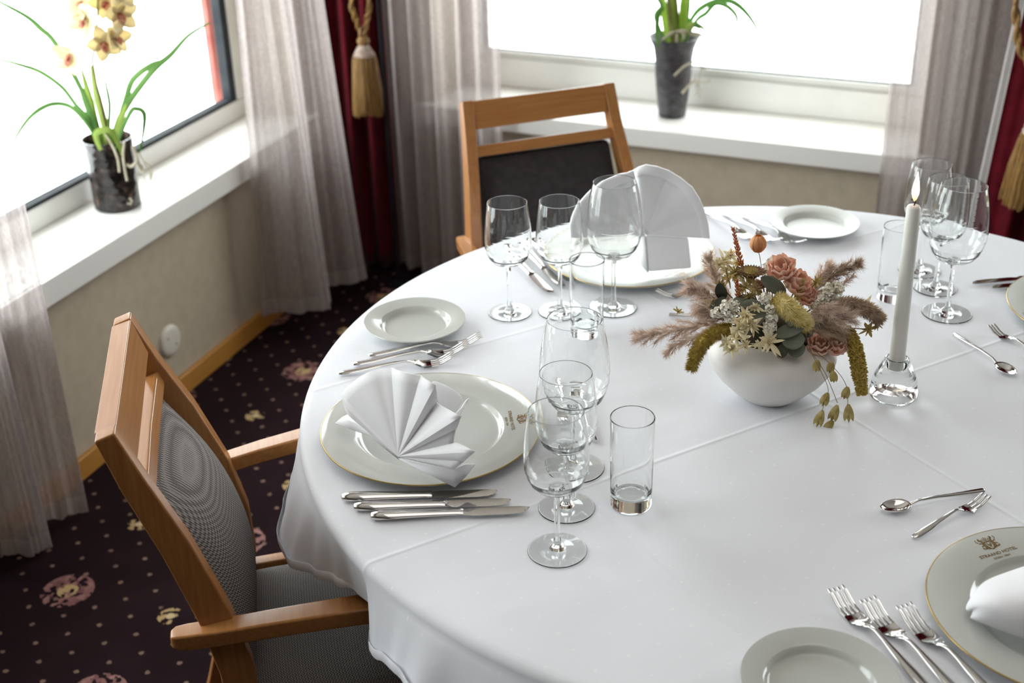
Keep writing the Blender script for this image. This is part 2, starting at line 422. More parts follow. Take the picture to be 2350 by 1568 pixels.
# ------------------------------------------------------------------ room
def struct(o): o['kind'] = 'structure'; return o
def wallbox(mb, F, u0, u1, s0, s1, z0, z1):
    mb.hexa([F(u0, s0, z0), F(u1, s0, z0), F(u1, s1, z0), F(u0, s1, z0), F(u0, s0, z1), F(u1, s0, z1), F(u1, s1, z1), F(u0, s1, z1)])
A0, A1 = -3.4, 3.5835
B0, B1 = -2.13, 4.3
CORN = Vector((-.518, 4.054, 0))
mb = MB(); mb.add([LW(A0, SL - .3, 0), LW(4.2, SL - .3, 0), RW(B1 + .3, SR + .4, 0), RW(B1 + .3, -4.6, 0)], [(0, 1, 2, 3)])
fl = struct(mb.build('floor', M['carpet'], smooth=False))
mb = MB(); mb.add([LW(A0, SL - .3, 2.52), LW(4.2, SL - .3, 2.52), RW(B1 + .3, SR + .4, 2.52), RW(B1 + .3, -4.6, 2.52)], [(0, 3, 2, 1)])
struct(mb.build('ceiling', M['ceiling'], smooth=False))
def wall(name, F, s_in, sgn, u0, u1, wins):
    """sgn: outward direction of s"""
    mb = MB(); so = s_in + sgn * (.20 if sgn < 0 else .28)
    lo, hi = min(s_in, so), max(s_in, so)
    wallbox(mb, F, u0, u1, lo, hi, 0, ZS - .06)
    wallbox(mb, F, u0, u1, lo, hi, ZT, 2.52)
    xs = sorted(wins); cur = u0
    for a, b in xs: wallbox(mb, F, cur, a, lo, hi, ZS - .06, ZT); cur = b
    wallbox(mb, F, cur, u1, lo, hi, ZS - .06, ZT)
    return struct(mb.build(name, M['wall'], smooth=False, fix=False))
wall('wall_left', LW, SL, -1, A0, A1 + .02, LWIN)
wall('wall_back', RW, SR, 1, B0 - .03, B1, RWIN)
mb = MB(); wallbox(mb, RW, B1, B1 + .15, -4.3, SR, 0, 2.52); struct(mb.build('wall_right', M['panel'], smooth=False))
mb = MB(); wallbox(mb, LW, A0 - .15, A0, SL, 6.4, 0, 2.52); struct(mb.build('wall_front', M['panel'], smooth=False))

def window(name, F, s_in, sgn, a0, a1, bead):
    sf = s_in + sgn * (.167 if sgn < 0 else .219)        # front face of the frame
    fr = MB(); th = .024 if sgn < 0 else .07
    hb = .055 if sgn < 0 else .089
    def bx_(u0, u1, s0, s1, z0, z1, mb=fr):
        wallbox(mb, F, u0, u1, min(s0, s1), max(s0, s1), z0, z1)
    bx_(a0, a1, sf, sf + sgn * th, ZS, ZS + hb); bx_(a0, a1, sf, sf + sgn * th, ZT - .06, ZT)
    bx_(a0, a0 + .058, sf, sf + sgn * th, ZS + hb, ZT - .06); bx_(a1 - .058, a1, sf, sf + sgn * th, ZS + hb, ZT - .06)
    o = struct(fr.build(name, M['frame'], bevel=.004))
    if bead:
        g = MB(); z0 = ZS + hb; bx_(a0 + .058, a1 - .058, sf + sgn * .012, sf + sgn * .03, z0, z0 + .02, g); g.build('glazing_bead', M['frame'], o, bevel=.003); z0 += .02
    else: z0 = ZS + hb
    g = MB()
    w = .030 if sgn < 0 else .012
    s1, s2 = (sf + sgn * .006, sf + sgn * .034) if not bead else (sf + sgn * .02, sf + sgn * .035)
    hgt = .009 if sgn < 0 else .003
    for u0, u1, q0, q1 in ((a0 + .058, a1 - .058, z0, z0 + hgt), (a0 + .058, a1 - .058, ZT - .06 - hgt, ZT - .06), (a0 + .058, a0 + .058 + w, z0 + hgt, ZT - .06 - hgt), (a1 - .058 - w, a1 - .058, z0 + hgt, ZT - .06 - hgt)):
        bx_(u0, u1, s1, s2, q0, q1, g)
    g.build('gasket', M['gasket'], o, smooth=False)
    p = MB(); sg = sf + sgn * (.028 if sgn < 0 else .03)
    bx_(a0 + .06, a1 - .06, sg, sg + sgn * .004, z0 + .001, ZT - .062, p); p.build('pane', M['pane'], o, smooth=False)
    return o
window('window_1', LW, SL, -1, *LWIN[0], False); window('window_2', RW, SR, 1, *RWIN[0], True)
window('window_added', RW, SR, 1, *RWIN[1], True)  # the added window, out of view
def sill(name, F, s_front, s_back, a0, a1, th):
    d = 1 if s_front > s_back else -1; s_in = s_front - d * .014
    mb = MB(); wallbox(mb, F, a0, a1, min(s_in, s_back), max(s_in, s_back), ZS - th + .004, ZS)
    o = struct(mb.build(name, M['white'], bevel=.0012))
    mb = MB(); e = s_in + d * .0012; wallbox(mb, F, a0, a1, min(s_front, e), max(s_front, e), ZS - th, ZS - .0005); mb.build('edge_strip', M['white'], o, bevel=.003)
    return o
sill('trim_1', LW, SL + .045, SL - .175, LWIN[0][0] - .06, LWIN[0][1] + .06, .062)
sill('trim_2', RW, SR - .045, SR + .225, RWIN[0][0] - .06, RWIN[0][1] + .06, .055)
sill('trim_added', RW, SR - .045, SR + .225, RWIN[1][0] - .06, RWIN[1][1] + .06, .055)
mb = MB(); wallbox(mb, LW, A0, A1 - .015, SL + .0005, SL + .015, 0.0005, .058); struct(mb.build('baseboard_left', M['base_wood'], bevel=.003))
mb = MB(); wallbox(mb, RW, B0 + .02, B1, SR - .015, SR - .0005, 0.0005, .058); struct(mb.build('baseboard_back', M['base_wood'], bevel=.003))
# red timber outside, beside the left window
mb = MB(); wallbox(mb, LW, 3.268, 3.46, SL - .268, SL - .246, .578, 2.2)
tag(mb.build('timber_post', M['red_post'], bevel=.004), 'red painted timber post outside the left window, behind the glass at its right edge', 'post')

# wall socket cover
mb = MB()
AX = Matrix(((N1.x, D1.x, 0), (N1.y, D1.y, 0), (0, 0, 1)))  # local x->out of wall
q = Matrix(((0, 0, N1.x), (0, 0, N1.y), (0, 1, 0)))
ax = Matrix((( -D1.x, 0, N1.x), (-D1.y, 0, N1.y), (0, 1, 0)))
oc = LW(0, 0) ; oc = Vector((-.902, 3.080, .171)); oc = oc + N1 * (SL - oc.dot(N1))
mb.lathe([(0, .010), (.030, .0098), (.040, .008), (.0435, .004), (.044, .0005), (0, .0005)], 40, axis=ax, o=oc)
o = tag(mb.build('socket_cover', M['plastic'], angle=60), 'round ivory blank cover plate on the wall below the left window sill', 'wall cover')
for dx in (-.020, .020):
    mb = MB(); mb.lathe([(0, .0112), (.0022, .011), (.0028, .0098)], 12, axis=ax, o=oc + D1 * dx * .8 + Vector((0, 0, -dx * .7))); mb.build('screw', M['steel'], o)

# ------------------------------------------------------------------ curtains
def curtain(name, hem, top, zh, zt, folds, amp, label, matl=None, ph=0., nz=26, nx=150, hemband=True, bulge=None, cat='curtain', seed=1, group=None):
    """hem, top: plan endpoints (vectors) at the bottom and at the top"""
    rnd = random.Random(seed)
    off = [rnd.uniform(-.6, .6) for _ in range(12)]
    def P(u, z):
        t = (z - zh) / (zt - zh)
        a = hem[0].lerp(top[0], t); b = hem[1].lerp(top[1], t)
        p = a.lerp(b, u + .012 * sin(7 * u * folds / 3 + off[0]))
        d = (b - a); nn = Vector((-d.y, d.x, 0)).normalized()
        A = amp * (1.15 - .35 * t)
        w = sin(2 * pi * folds * u + ph + .35 * sin(5 * t + off[1])) + .35 * sin(2 * pi * folds * 2.3 * u + off[2] + 1.3 * t) + .25 * sin(2 * pi * folds * .45 * u + off[3] - 1.1 * t)
        if bulge: w += bulge(u, t)
        p = p + nn * (A * w); return Vector((p.x, p.y, z + (.006 * sin(9 * u + off[4]) if t < .02 else 0)))
    zs = [zh + .045 + (zt - zh - .045) * i / nz for i in range(nz + 1)]
    mb = MB(); mb.grid([[P(i / nx, z) for i in range(nx + 1)] for z in zs])
    o = mb.build(name, matl or M['sheer'], angle=180, fix=False)
    tag(o, label, cat, group)
    mb = MB(); mb.grid([[P(i / nx, z) for i in range(nx + 1)] for z in (zh, zh + .015, zh + .03, zh + .045)])
    mb.build('hem', M['hem'] if matl is None else matl, o, angle=180, fix=False)
    return o
def curtain2(name, hem_pts, top_pts, zh, zt, label, fine=9, famp=.006, seed=1, zmid=1.3, nx=240, nz=34):
    """hem and head given as wavy plan lines; the folds run from one to the other"""
    def dens(pts, n):
        C = []; m_ = len(pts) - 1
        for q in range(n + 1):
            f = q / n * m_; k = min(m_ - 1, int(f)); t = f - k
            p0, p1, p2, p3 = pts[max(k - 1, 0)], pts[k], pts[k + 1], pts[min(k + 2, m_)]
            C.append(.5 * ((2 * p1) + (-p0 + p2) * t + (2 * p0 - 5 * p1 + 4 * p2 - p3) * t * t + (-p0 + 3 * p1 - 3 * p2 + p3) * t ** 3))
        return C
    H_, T_ = dens(hem_pts, nx), dens(top_pts, nx); rn = random.Random(seed); o1, o2, o3 = [rn.uniform(0, 6) for _ in range(3)]
    def P(i, z):
        t = min(1, (z - zh) / (zmid - zh)); u = i / nx; p = H_[i].lerp(T_[i], t ** .85)
        d = (T_[min(i + 1, nx)] - T_[max(i - 1, 0)]).normalized(); nn = Vector((-d.y, d.x, 0))
        p = p + nn * famp * (sin(2 * pi * fine * u + o1 + .8 * t) + .6 * sin(2 * pi * fine * 1.7 * u + o2 - 1.5 * t) + .35 * sin(2 * pi * fine * 3.1 * u + o3 + 2 * t))
        return Vector((p.x, p.y, z))
    zs = [zh + .045 + (zt - zh - .045) * k / nz for k in range(nz + 1)]
    mb = MB(); mb.grid([[P(i, z) for i in range(nx + 1)] for z in zs]); o = mb.build(name, M['sheer'], angle=180, fix=False); tag(o, label, 'curtain')
    mb = MB(); mb.grid([[P(i, z) for i in range(nx + 1)] for z in (zh, zh + .015, zh + .03, zh + .045)]); mb.build('hem', M['hem'], o, angle=180, fix=False)
    return o
curtain2('sheer_curtain', [LW(a, q) for a, q in ((1.50, -1.86), (1.58, -1.90), (1.66, -1.87), (1.73, -1.90), (1.785, -1.925), (1.805, -1.865), (1.845, -1.85), (1.885, -1.90), (1.918, -1.918), (1.962, -1.88), (1.995, -1.849))],
         [LW(a, q) for a, q in ((1.50, -1.86), (1.56, -1.89), (1.62, -1.87), (1.68, -1.89), (1.74, -1.875), (1.79, -1.85), (1.84, -1.855), (1.88, -1.885), (1.92, -1.885), (1.965, -1.87), (2.008, -1.86))], .012, 2.49, 'sheer mauve curtain before the left window sill, cut by the left edge', seed=3, fine=11)
curtain2('sheer_curtain', [LW(a, q) for a, q in ((2.895, -1.912), (2.925, -1.875), (2.955, -1.80), (2.99, -1.752), (3.03, -1.765), (3.06, -1.80), (3.105, -1.825), (3.15, -1.80), (3.20, -1.742), (3.235, -1.755), (3.27, -1.81))],
         [LW(a, q) for a, q in ((2.945, -1.895), (2.962, -1.87), (2.975, -1.84), (3.005, -1.825), (3.035, -1.815), (3.07, -1.845), (3.105, -1.86), (3.145, -1.835), (3.185, -1.82), (3.22, -1.845), (3.255, -1.87))], .085, 2.49, 'sheer mauve curtain at the right end of the left window, beside the corner', seed=5, fine=7, famp=.007)
curtain('sheer_curtain', (RW(-1.92, 3.39), RW(-1.53, 3.355)), (RW(-1.93, 3.41), RW(-1.54, 3.395)), .02, 2.49, 5.2, .022, 'sheer mauve curtain at the left end of the back window, behind the empty armchair', seed=8, ph=.2)
curtain('sheer_curtain', (RW(-.445, 3.385), RW(-.155, 3.37)), (RW(-.45, 3.40), RW(-.095, 3.41)), .02, 2.49, 3.4, .022, 'sheer mauve curtain at the right end of the back window, behind the candle', seed=11, ph=1.0)

def drape(name, c0, dirv, wfun, zt, label, folds, amp, seed, lining=None):
    rnd = random.Random(seed); dirv = Vector(dirv).normalized(); nn = Vector((-dirv.y, dirv.x, 0))
    def P(u, z):
        w, sh = wfun(z)
        k = amp * (.35 + .65 * min(1, w / .3))
        p = Vector(c0) + dirv * (sh + (u - .5) * w) + nn * (k * (sin(2 * pi * folds * u + .4 * sin(3 * z)) + .4 * sin(2 * pi * folds * 2.1 * u + 1.7)))
        return Vector((p.x, p.y, z))
    mb = MB(); mb.grid([[P(i / 120, .012 + (zt - .012) * j / 40) for i in range(121)] for j in range(41)])
    o = mb.build(name, M['velvet'], angle=180, fix=False, solid=.004); tag(o, label, 'drape')
    if lining:
        mb = MB(); u = 0
        mb.grid([[P(0, .012 + (zt - .012) * j / 40) - dirv * (.019 * i / 3) + nn * (.006 * sin(i * 2.0)) for i in range(4)] for j in range(41)])
        mb.build('lining', M['lining'], o, angle=180, fix=False)
    return o
def wL(z):
    t = max(0, min(1, z / 1.0)); return (.23 - .01 * t if z < 1 else .24 + .10 * min(1, z - 1), -.0 * t)
drape('velvet_drape', (-.468, 3.885, 0), (1, .12, 0), wL, 2.49, 'dark wine red velvet drape hanging in the corner, tied back with a gold tassel', 3.5, .028, 4)
def wRr(z):
    return .62 - .22 * min(1, z), 0
drape('velvet_drape', RW(0, 3.30), BV, lambda z: (.56, -.205 + .062 * min(z, 1.05) + .28), 2.49, 'wine red velvet drape with a white lining edge at the right edge of the photo', 5.2, .020, 6, lining=True)

def tassel(base_top, zt, zneck, zhead, zbot, rtop, rbot, name, label, loopdir, ring=None):
    """hanging tassel: loops of rope, bound head, fringe of threads"""
    r = empty(name, base_top, 0, label, 'tassel'); c = Vector((base_top[0], base_top[1], 0)); inv = Vector(base_top)
    def rope(pts, rad, nm, par):
        # two twisted strands
        dense = []
        for i in range(len(pts) - 1):
            for k in range(8): dense.append(Vector(pts[i]).lerp(Vector(pts[i + 1]), k / 8))
        dense.append(Vector(pts[-1])); mb = MB()
        for s in (0, pi):
            q = []
            for i, p in enumerate(dense):
                t = (dense[min(i + 1, len(dense) - 1)] - dense[max(i - 1, 0)]).normalized(); u = t.orthogonal().normalized() if abs(t.z) < .99 else Vector((1, 0, 0))
                w = t.cross(u); an = s + i * .75
                q.append(p + (u * cos(an) + w * sin(an)) * rad * .5)
            mb.tube(q, rad * .62, 6)
        return mb.build(nm, M['goldthread'], par, rel=True)
    ld = Vector(loopdir)
    mid = Vector((c.x, c.y, zneck))
    zz = (zt - zneck)
    rope([mid + Vector((0, 0, zz)) - ld * .020, mid + Vector((0, 0, zz * .62)) - ld * .026, mid + Vector((0, 0, zz * .3)) - ld * .012, mid], .0085, 'rope_loop', r)
    rope([mid + Vector((0, 0, zz)) + ld * .020, mid + Vector((0, 0, zz * .62)) + ld * .026, mid + Vector((0, 0, zz * .3)) + ld * .012, mid], .0085, 'rope_loop', r)
    mb = MB(); mb.lathe([(0, zneck + .012), (.012, zneck + .011), (.018, zneck + .004), (.019, zneck - .004), (.014, zneck - .011), (.012, zneck - .014)], 20, o=c); mb.build('knot', M['goldthread'], r, rel=True)
    prof = []; n = 12
    for i in range(n + 1):
        t = i / n; z = zneck - .012 + (zhead - zneck + .012) * t
        prof.append((.012 + (rtop - .012) * t ** .8 + (.0018 if i % 2 else -.001), z))
    mb = MB(); mb.lathe(prof, 28, o=c); mb.build('tassel_head', M['tasselhead'], r, rel=True, angle=80)
    mb = MB(); rnd = random.Random(5)
    for k in range(170):
        an = 2 * pi * k / 170 * 1.0 + rnd.uniform(-.02, .02); rr0 = rtop * rnd.uniform(.92, 1.05); rr1 = rbot * rnd.uniform(.9, 1.03)
        lump = 1 + .05 * sin(an * 7); zb = zbot + rnd.uniform(-.006, .01) + .006 * sin(an * 3)
        d = Vector((cos(an), sin(an), 0))
        mb.tube([c + d * rr0 * .9 + Vector((0, 0, zhead + .004)), c + d * rr0 * 1.04 + Vector((0, 0, zhead - .012)), c + d * (rr0 * .4 + rr1 * .6) * lump + Vector((0, 0, (zhead + zb) / 2)), c + d * rr1 * lump + Vector((0, 0, zb))], [.0016, .0021, .0021, .0018], 5)
    mb.lathe([(0, zhead), (rtop * .93, zhead - .005), (rbot * .9, zbot + .02), (0, zbot + .02)], 24, o=c)
    f = mb.build('fringe', M['goldthread'], r, rel=True); f['kind'] = 'stuff'
    return r, rope
r, rope = tassel((-.408, 3.79, .95), .93, .772, .727, .558, .032, .046, 'curtain_tassel', 'gold tassel with cream braided head hanging before the dark red drape in the corner', (1, .1, 0))
rope([(-.52, 3.86, .99), (-.46, 3.80, .955), (-.408, 3.785, .935), (-.36, 3.80, .955), (-.31, 3.88, 1.0)], .0095, 'tieback_rope', r)
pR = RW(-.068, 3.215)
r, rope = tassel((pR.x, pR.y, .95), .95, .80, .715, .545, .036, .060, 'curtain_tassel', 'gold tassel before the wine red drape at the right edge of the photo', tuple(BV))
rope([RW(-.165, 3.24, 1.10), RW(-.160, 3.235, 1.0), RW(-.140, 3.22, .915), RW(-.10, 3.215, .86), RW(-.068, 3.215, .81)], .0095, 'tieback_rope', r)
mb = MB(); mb.tube([(-.352, 3.765, .004), (-.355, 3.765, 2.49)], .0065, 12)
mb.lathe([(0, .001), (.03, .001), (.03, .006), (.009, .012), (.0065, .014)], 24, o=(-.352, 3.765, 0))
tag(mb.build('black_pole', M['black']), 'slim black upright pole in front of the dark red drape in the corner', 'pole')

# ------------------------------------------------------------------ table and cloth
TC = Vector((.43, 1.725, 0)); TR = .742
tb = empty('dining_table', TC, 0, 'round dining table hidden under the long white tablecloth', 'table')
mb = MB(); mb.lathe([(0, .715), (TR - .02, .715), (TR - .008, .720), (TR - .006, .742), (TR - .012, .7465), (0, .7465)], 96); mb.build('tabletop', M['table_wood'], tb)
for sx in (-1, 1):
    for sy in (-1, 1):
        mb = MB(); mb.beam([(sx * .36, sy * .36, .715), (sx * .38, sy * .38, .0)], [.06, .045], [.06, .045], (1, 0, 0)); mb.build('leg', M['table_wood'], tb, bevel=.004)
HEM = [(0, .80, .47), (30, .80, .62), (60, .80, .52), (75, .82, .40), (100, .80, .52), (119, .80, .62), (150, .775, .55), (164, .80, .50), (175, .760, .60), (183, .757, .66), (186.5, .768, .650), (190, .780, .642), (194.5, .794, .632), (198.5, .788, .628), (202.5, .764, .640), (206, .747, .652), (209.5, .737, .668), (213.2, .734, .672), (215.2, .757, .628), (217, .765, .640), (219, .768, .652), (222, .776, .662), (225, .786, .660), (229, .776, .655), (235, .795, .62), (243, .78, .56), (254, .81, .42), (270, .79, .50), (285, .80, .58), (299, .79, .62), (320, .80, .52), (344, .82, .40), (360, .80, .47)]
def hem(a):
    a %= 360
    for (x0, r0, z0), (x1, r1, z1) in zip(HEM, HEM[1:]):
        if x0 <= a <= x1:
            t = (a - x0) / (x1 - x0); t = t * t * (3 - 2 * t); return r0 + (r1 - r0) * t, z0 + (z1 - z0) * t
mb = MB(); rows = []; NA = 720
rad = [0, .1, .2, .3, .4, .5, .6, .68, .715, .732]
for r_ in rad: rows.append([TC + Vector((r_ * cos(2 * pi * k / NA), r_ * sin(2 * pi * k / NA), .75)) for k in range(NA + 1)])
for j in range(1, 7):
    q = j / 6 * pi / 2
    row = []
    for k in range(NA + 1):
        a = 360 * k / NA; hr, hz = hem(a); fl_ = max(0, hr - .765)
        ex = .012
        rr = .736 + ex * sin(q) + .0; z = .75 - .014 * (1 - cos(q))
        row.append(TC + Vector((rr * cos(R_(a)), rr * sin(R_(a)), z)))
    rows.append(row)
for j in range(1, 15):
    t = j / 14; row = []
    for k in range(NA + 1):
        a = 360 * k / NA; hr, hz = hem(a)
        e = t ** .85
        rr = .748 + (hr - .748) * e
        z = .736 + (hz - .736) * t
        row.append(TC + Vector((rr * cos(R_(a)), rr * sin(R_(a)), z)))
    rows.append(row)
mb.grid([[p - TC for p in r_] for r_ in rows])
cl = mb.build('tablecloth', M['cloth'], angle=180, fix=True); cl.location = TC
tag(cl, 'white damask tablecloth draped over the round table', 'tablecloth')
hb_ = MB(); hb_.grid([[TC * 0 + Vector((p.x - TC.x, p.y - TC.y, 0)) * f + Vector((0, 0, p.z + dz)) for p in rows[-1]] for f, dz in ((1.0, .015), (1.0010, .014), (1.0012, .001), (1.0004, -.0005))])
hh = hb_.build('hem', M['cloth'], cl, angle=180, fix=True)

# ------------------------------------------------------------------ chairs
def make_chair(loc, rz, label, padmat):
    """local x to the sitter's left... +y is where the chair faces"""
    c = empty('dining_armchair', loc, rz, label, 'chair', None)
    W, WZ = M['chair_wood'], M['chair_wood_z']
    for s in (-1, 1):
        # rear post: leg and back upright in one curved piece
        prof = [(-.02, 0), (.045, .20), (.088, .36), (.107, .46), (.105, .54), (.088, .63), (.054, .74), (.020, .83), (-.002, .905)]
        xs = [.196, .196, .196, .195, .193, .190, .178, .168, .163]
        dp = [.032, .036, .042, .046, .046, .044, .040, .034, .027]
        mb = MB(); mb.beam([(s * x, y + d / 2, z) for x, (y, z), d in zip(xs, prof, dp)], .026, dp, (1, 0, 0))
        mb.build('rear_post', WZ, c, bevel=.003)
        # arm: rises a little, bows outward, rounded back end
        ys = [.050, .058, .075, .11, .18, .25, .33, .40, .44, .452]
        zs = [.607, .607, .608, .612, .622, .630, .636, .637, .634, .632]
        ax_ = [.197, .197, .199, .204, .214, .222, .229, .233, .234, .234]
        wd_ = [.016, .026, .030, .031, .033, .035, .037, .037, .034, .022]
        ht = [.018, .023, .025, .025, .025, .025, .025, .025, .023, .017]
        mb = MB(); mb.beam([(s * (a + .004), y, z) for a, y, z in zip(ax_, ys, zs)], wd_, ht, (1, 0, 0)); mb.build('armrest', W, c, bevel=.0035, seg=3)
        mb = MB(); q = Matrix(((0, 0, s), (1, 0, 0), (0, 1, 0)))
        mb.lathe([(0, .0005), (.0052, .0005), (.0056, .002), (.0082, .0022), (.0088, .0004)], 20, axis=q, o=(s * (.2155), .083, .608)); mb.build('bolt', M['gasket'], c)
        mb = MB(); mb.beam([(s * .222, .372, 0), (s * .226, .375, .35), (s * .232, .378, .622)], [.026, .032, .030], [.028, .040, .040], (1, 0, 0)); mb.build('front_leg', WZ, c, bevel=.003)
        mb = MB(); mb.beam([(s * .196, .12, .40), (s * .214, .375, .40)], .022, .055, (1, 0, 0)); mb.build('side_rail', W, c, bevel=.002)
    mb = MB(); mb.beam([(-.152, .0195, .8745), (0, .0195, .8745), (.152, .0195, .8745)], .060, .029, (0, -.29, .957)); mb.build('crest_rail', W, c, bevel=.002)
    mb = MB(); mb.beam([(-.162, .040, .800), (0, .038, .800), (.162, .040, .800)], .024, .028, (0, -.35, .937)); mb.build('lower_rail', W, c, bevel=.0025)
    mb = MB(); mb.beam([(-.21, .372, .40), (.21, .372, .40)], .055, .022, (0, 0, 1)); mb.build('front_rail', W, c, bevel=.002)
    # padded back: front face bulges, sides meet the posts
    def bk(z):  # rear face y of pad and half width
        t = (z - .44) / .35
        y = .106 - .014 * max(0, t - .0) - .068 * max(0, (z - .55) / .24) ** 1.15
        return y, .176 - .020 * max(0, t)
    P = []
    nz, nx = 18, 14
    for j in range(nz + 1):
        z = .425 + (.787 - .425) * j / nz; y0, hw = bk(z); row = []
        t = j / nz
        bz = (1 - (2 * t - 1) ** 6) * (.60 + .40 * sin(pi * min(1, (1 - t) * 1.2 + .1)))
        for i in range(nx + 1):
            u = 2 * i / nx - 1
            row.append(Vector((u * hw, y0 + .016 + .052 * bz * (1 - abs(u) ** 3.2) ** .8 + .004, z)))
        P.append(row)
    mb = MB(); mb.grid(P)
    Q = [[Vector((p.x, bk(p.z)[0] + .004, p.z)) for p in row] for row in P]
    n0 = len(mb.v); mb.grid([list(reversed(r_)) for r_ in Q])
    m_ = nx + 1
    def fi(j, i): return j * m_ + i
    def bi(j, i): return n0 + j * m_ + (nx - i)
    for j in range(nz):
        mb.f.append((fi(j, 0), fi(j + 1, 0), bi(j + 1, 0), bi(j, 0))); mb.f.append((fi(j + 1, nx), fi(j, nx), bi(j, nx), bi(j + 1, nx)))
    for i in range(nx):
        mb.f.append((fi(0, i + 1), fi(0, i), bi(0, i), bi(0, i + 1))); mb.f.append((fi(nz, i), fi(nz, i + 1), bi(nz, i + 1), bi(nz, i)))
    mb.build('backrest_pad', padmat, c, sub=1)
    # seat
    P = []; nx, ny = 14, 14
    for j in range(ny + 1):
        v = 2 * j / ny - 1; row = []
        for i in range(nx + 1):
            u = 2 * i / nx - 1
            hw = .186 + .012 * (v + 1) / 2
            k = (1 - abs(u) ** 5) * (1 - abs(v) ** 5)
            row.append(Vector((u * hw, .32 + v * .215, .418 + .030 * k ** .6)))
        P.append(row)
    mb = MB(); mb.grid(P)
    n0 = len(mb.v); mb.grid([[Vector((p.x, p.y, .405)) for p in reversed(r_)] for r_ in P]); m_ = nx + 1
    def bi(j, i): return n0 + j * m_ + (nx - i)
    for j in range(ny):
        mb.f.append((fi(j, 0), fi(j + 1, 0), bi(j + 1, 0), bi(j, 0))); mb.f.append((fi(j + 1, nx), fi(j, nx), bi(j, nx), bi(j + 1, nx)))
    for i in range(nx):
        mb.f.append((fi(0, i + 1), fi(0, i), bi(0, i), bi(0, i + 1))); mb.f.append((fi(ny, i), fi(ny, i + 1), bi(ny, i + 1), bi(ny, i)))
    mb.build('seat', M['fabric'], c, sub=1)
    return c
make_chair((-.542, 1.538, 0), R_(10.6 - 90), 'beech armchair with grey woven padding pushed in at the left side of the table', M['fabric'])
make_chair((.067, 2.783, 0), R_(-70.9 - 90), 'beech armchair with its back pad coloured dark for shade standing at the far side of the table', M['fabric_shaded'])

# ------------------------------------------------------------------ porcelain
def plate_mesh(r, prof, name, mt, parent, seg=96):
    mb = MB(); mb.lathe(prof, seg); return mb.build(name, mt, parent, angle=50)
def bread_plate(x, y, label):
    o = empty('bread_plate', (x, y, .75), 0, label, 'plate', None)
    prof = [(0, .0022), (.044, .0022), (.046, .0003), (.048, .0003), (.050, .003), (.060, .009), (.0835, .0165), (.0842, .0180), (.0835, .0190), (.0815, .0188), (.0600, .0144), (.0585, .0138), (.0555, .0085), (.0535, .0062), (.0500, .0052), (0, .0048)]
    plate_mesh(.084, prof, 'plate', M['porcelain'], o)
    return o
# the plate is one piece of porcelain: a single mesh
def bread_plate(x, y, label, mt='porcelain'):
    prof = [(0, .0022), (.044, .0022), (.046, .0003), (.048, .0003), (.050, .003), (.060, .009), (.0835, .0165), (.0842, .0180), (.0835, .0190), (.0815, .0188), (.0600, .0144), (.0585, .0138), (.0555, .0085), (.0535, .0062), (.0500, .0052), (0, .0048)]
    mb = MB(); mb.lathe(prof, 96); o = mb.build('bread_plate', M[mt], angle=50); o.location = (x, y, .7503)
    return tag(o, label, 'plate')
bread_plate(-.160, 1.949, 'small white bread plate beside the three forks at the left setting')
bread_plate(.585, 2.327, 'small white bread plate at the far edge of the table, right of the forks', 'porcelain_white')
bread_plate(.315, 1.061, 'small white bread plate cut by the bottom edge, left of three upright forks')

def text_mesh(txt, size, off):
    cu = bpy.data.curves.new('t', 'FONT'); cu.body = txt; cu.size = size; cu.align_x = 'CENTER'; cu.align_y = 'CENTER'; cu.space_character = 1.04; cu.offset = off
    o = bpy.data.objects.new('t', cu); COL.objects.link(o)
    dg = bpy.context.evaluated_depsgraph_get(); me = bpy.data.meshes.new_from_object(o.evaluated_get(dg))
    vs_ = [v.co.copy() for v in me.vertices]; fs = [tuple(p.vertices) for p in me.polygons]
    bpy.data.objects.remove(o); bpy.data.curves.remove(cu); bpy.data.meshes.remove(me)
    return vs_, fs
T1 = text_mesh('STRAAND HOTEL', .0085, .00020); T2 = text_mesh('SIDEN 1864', .0042, .00004)
def serifize(T, width):
    w = max(v.x for v in T[0]) - min(v.x for v in T[0]); k = width / w
    return [Vector((v.x * k, v.y * k, v.z)) for v in T[0]], T[1]
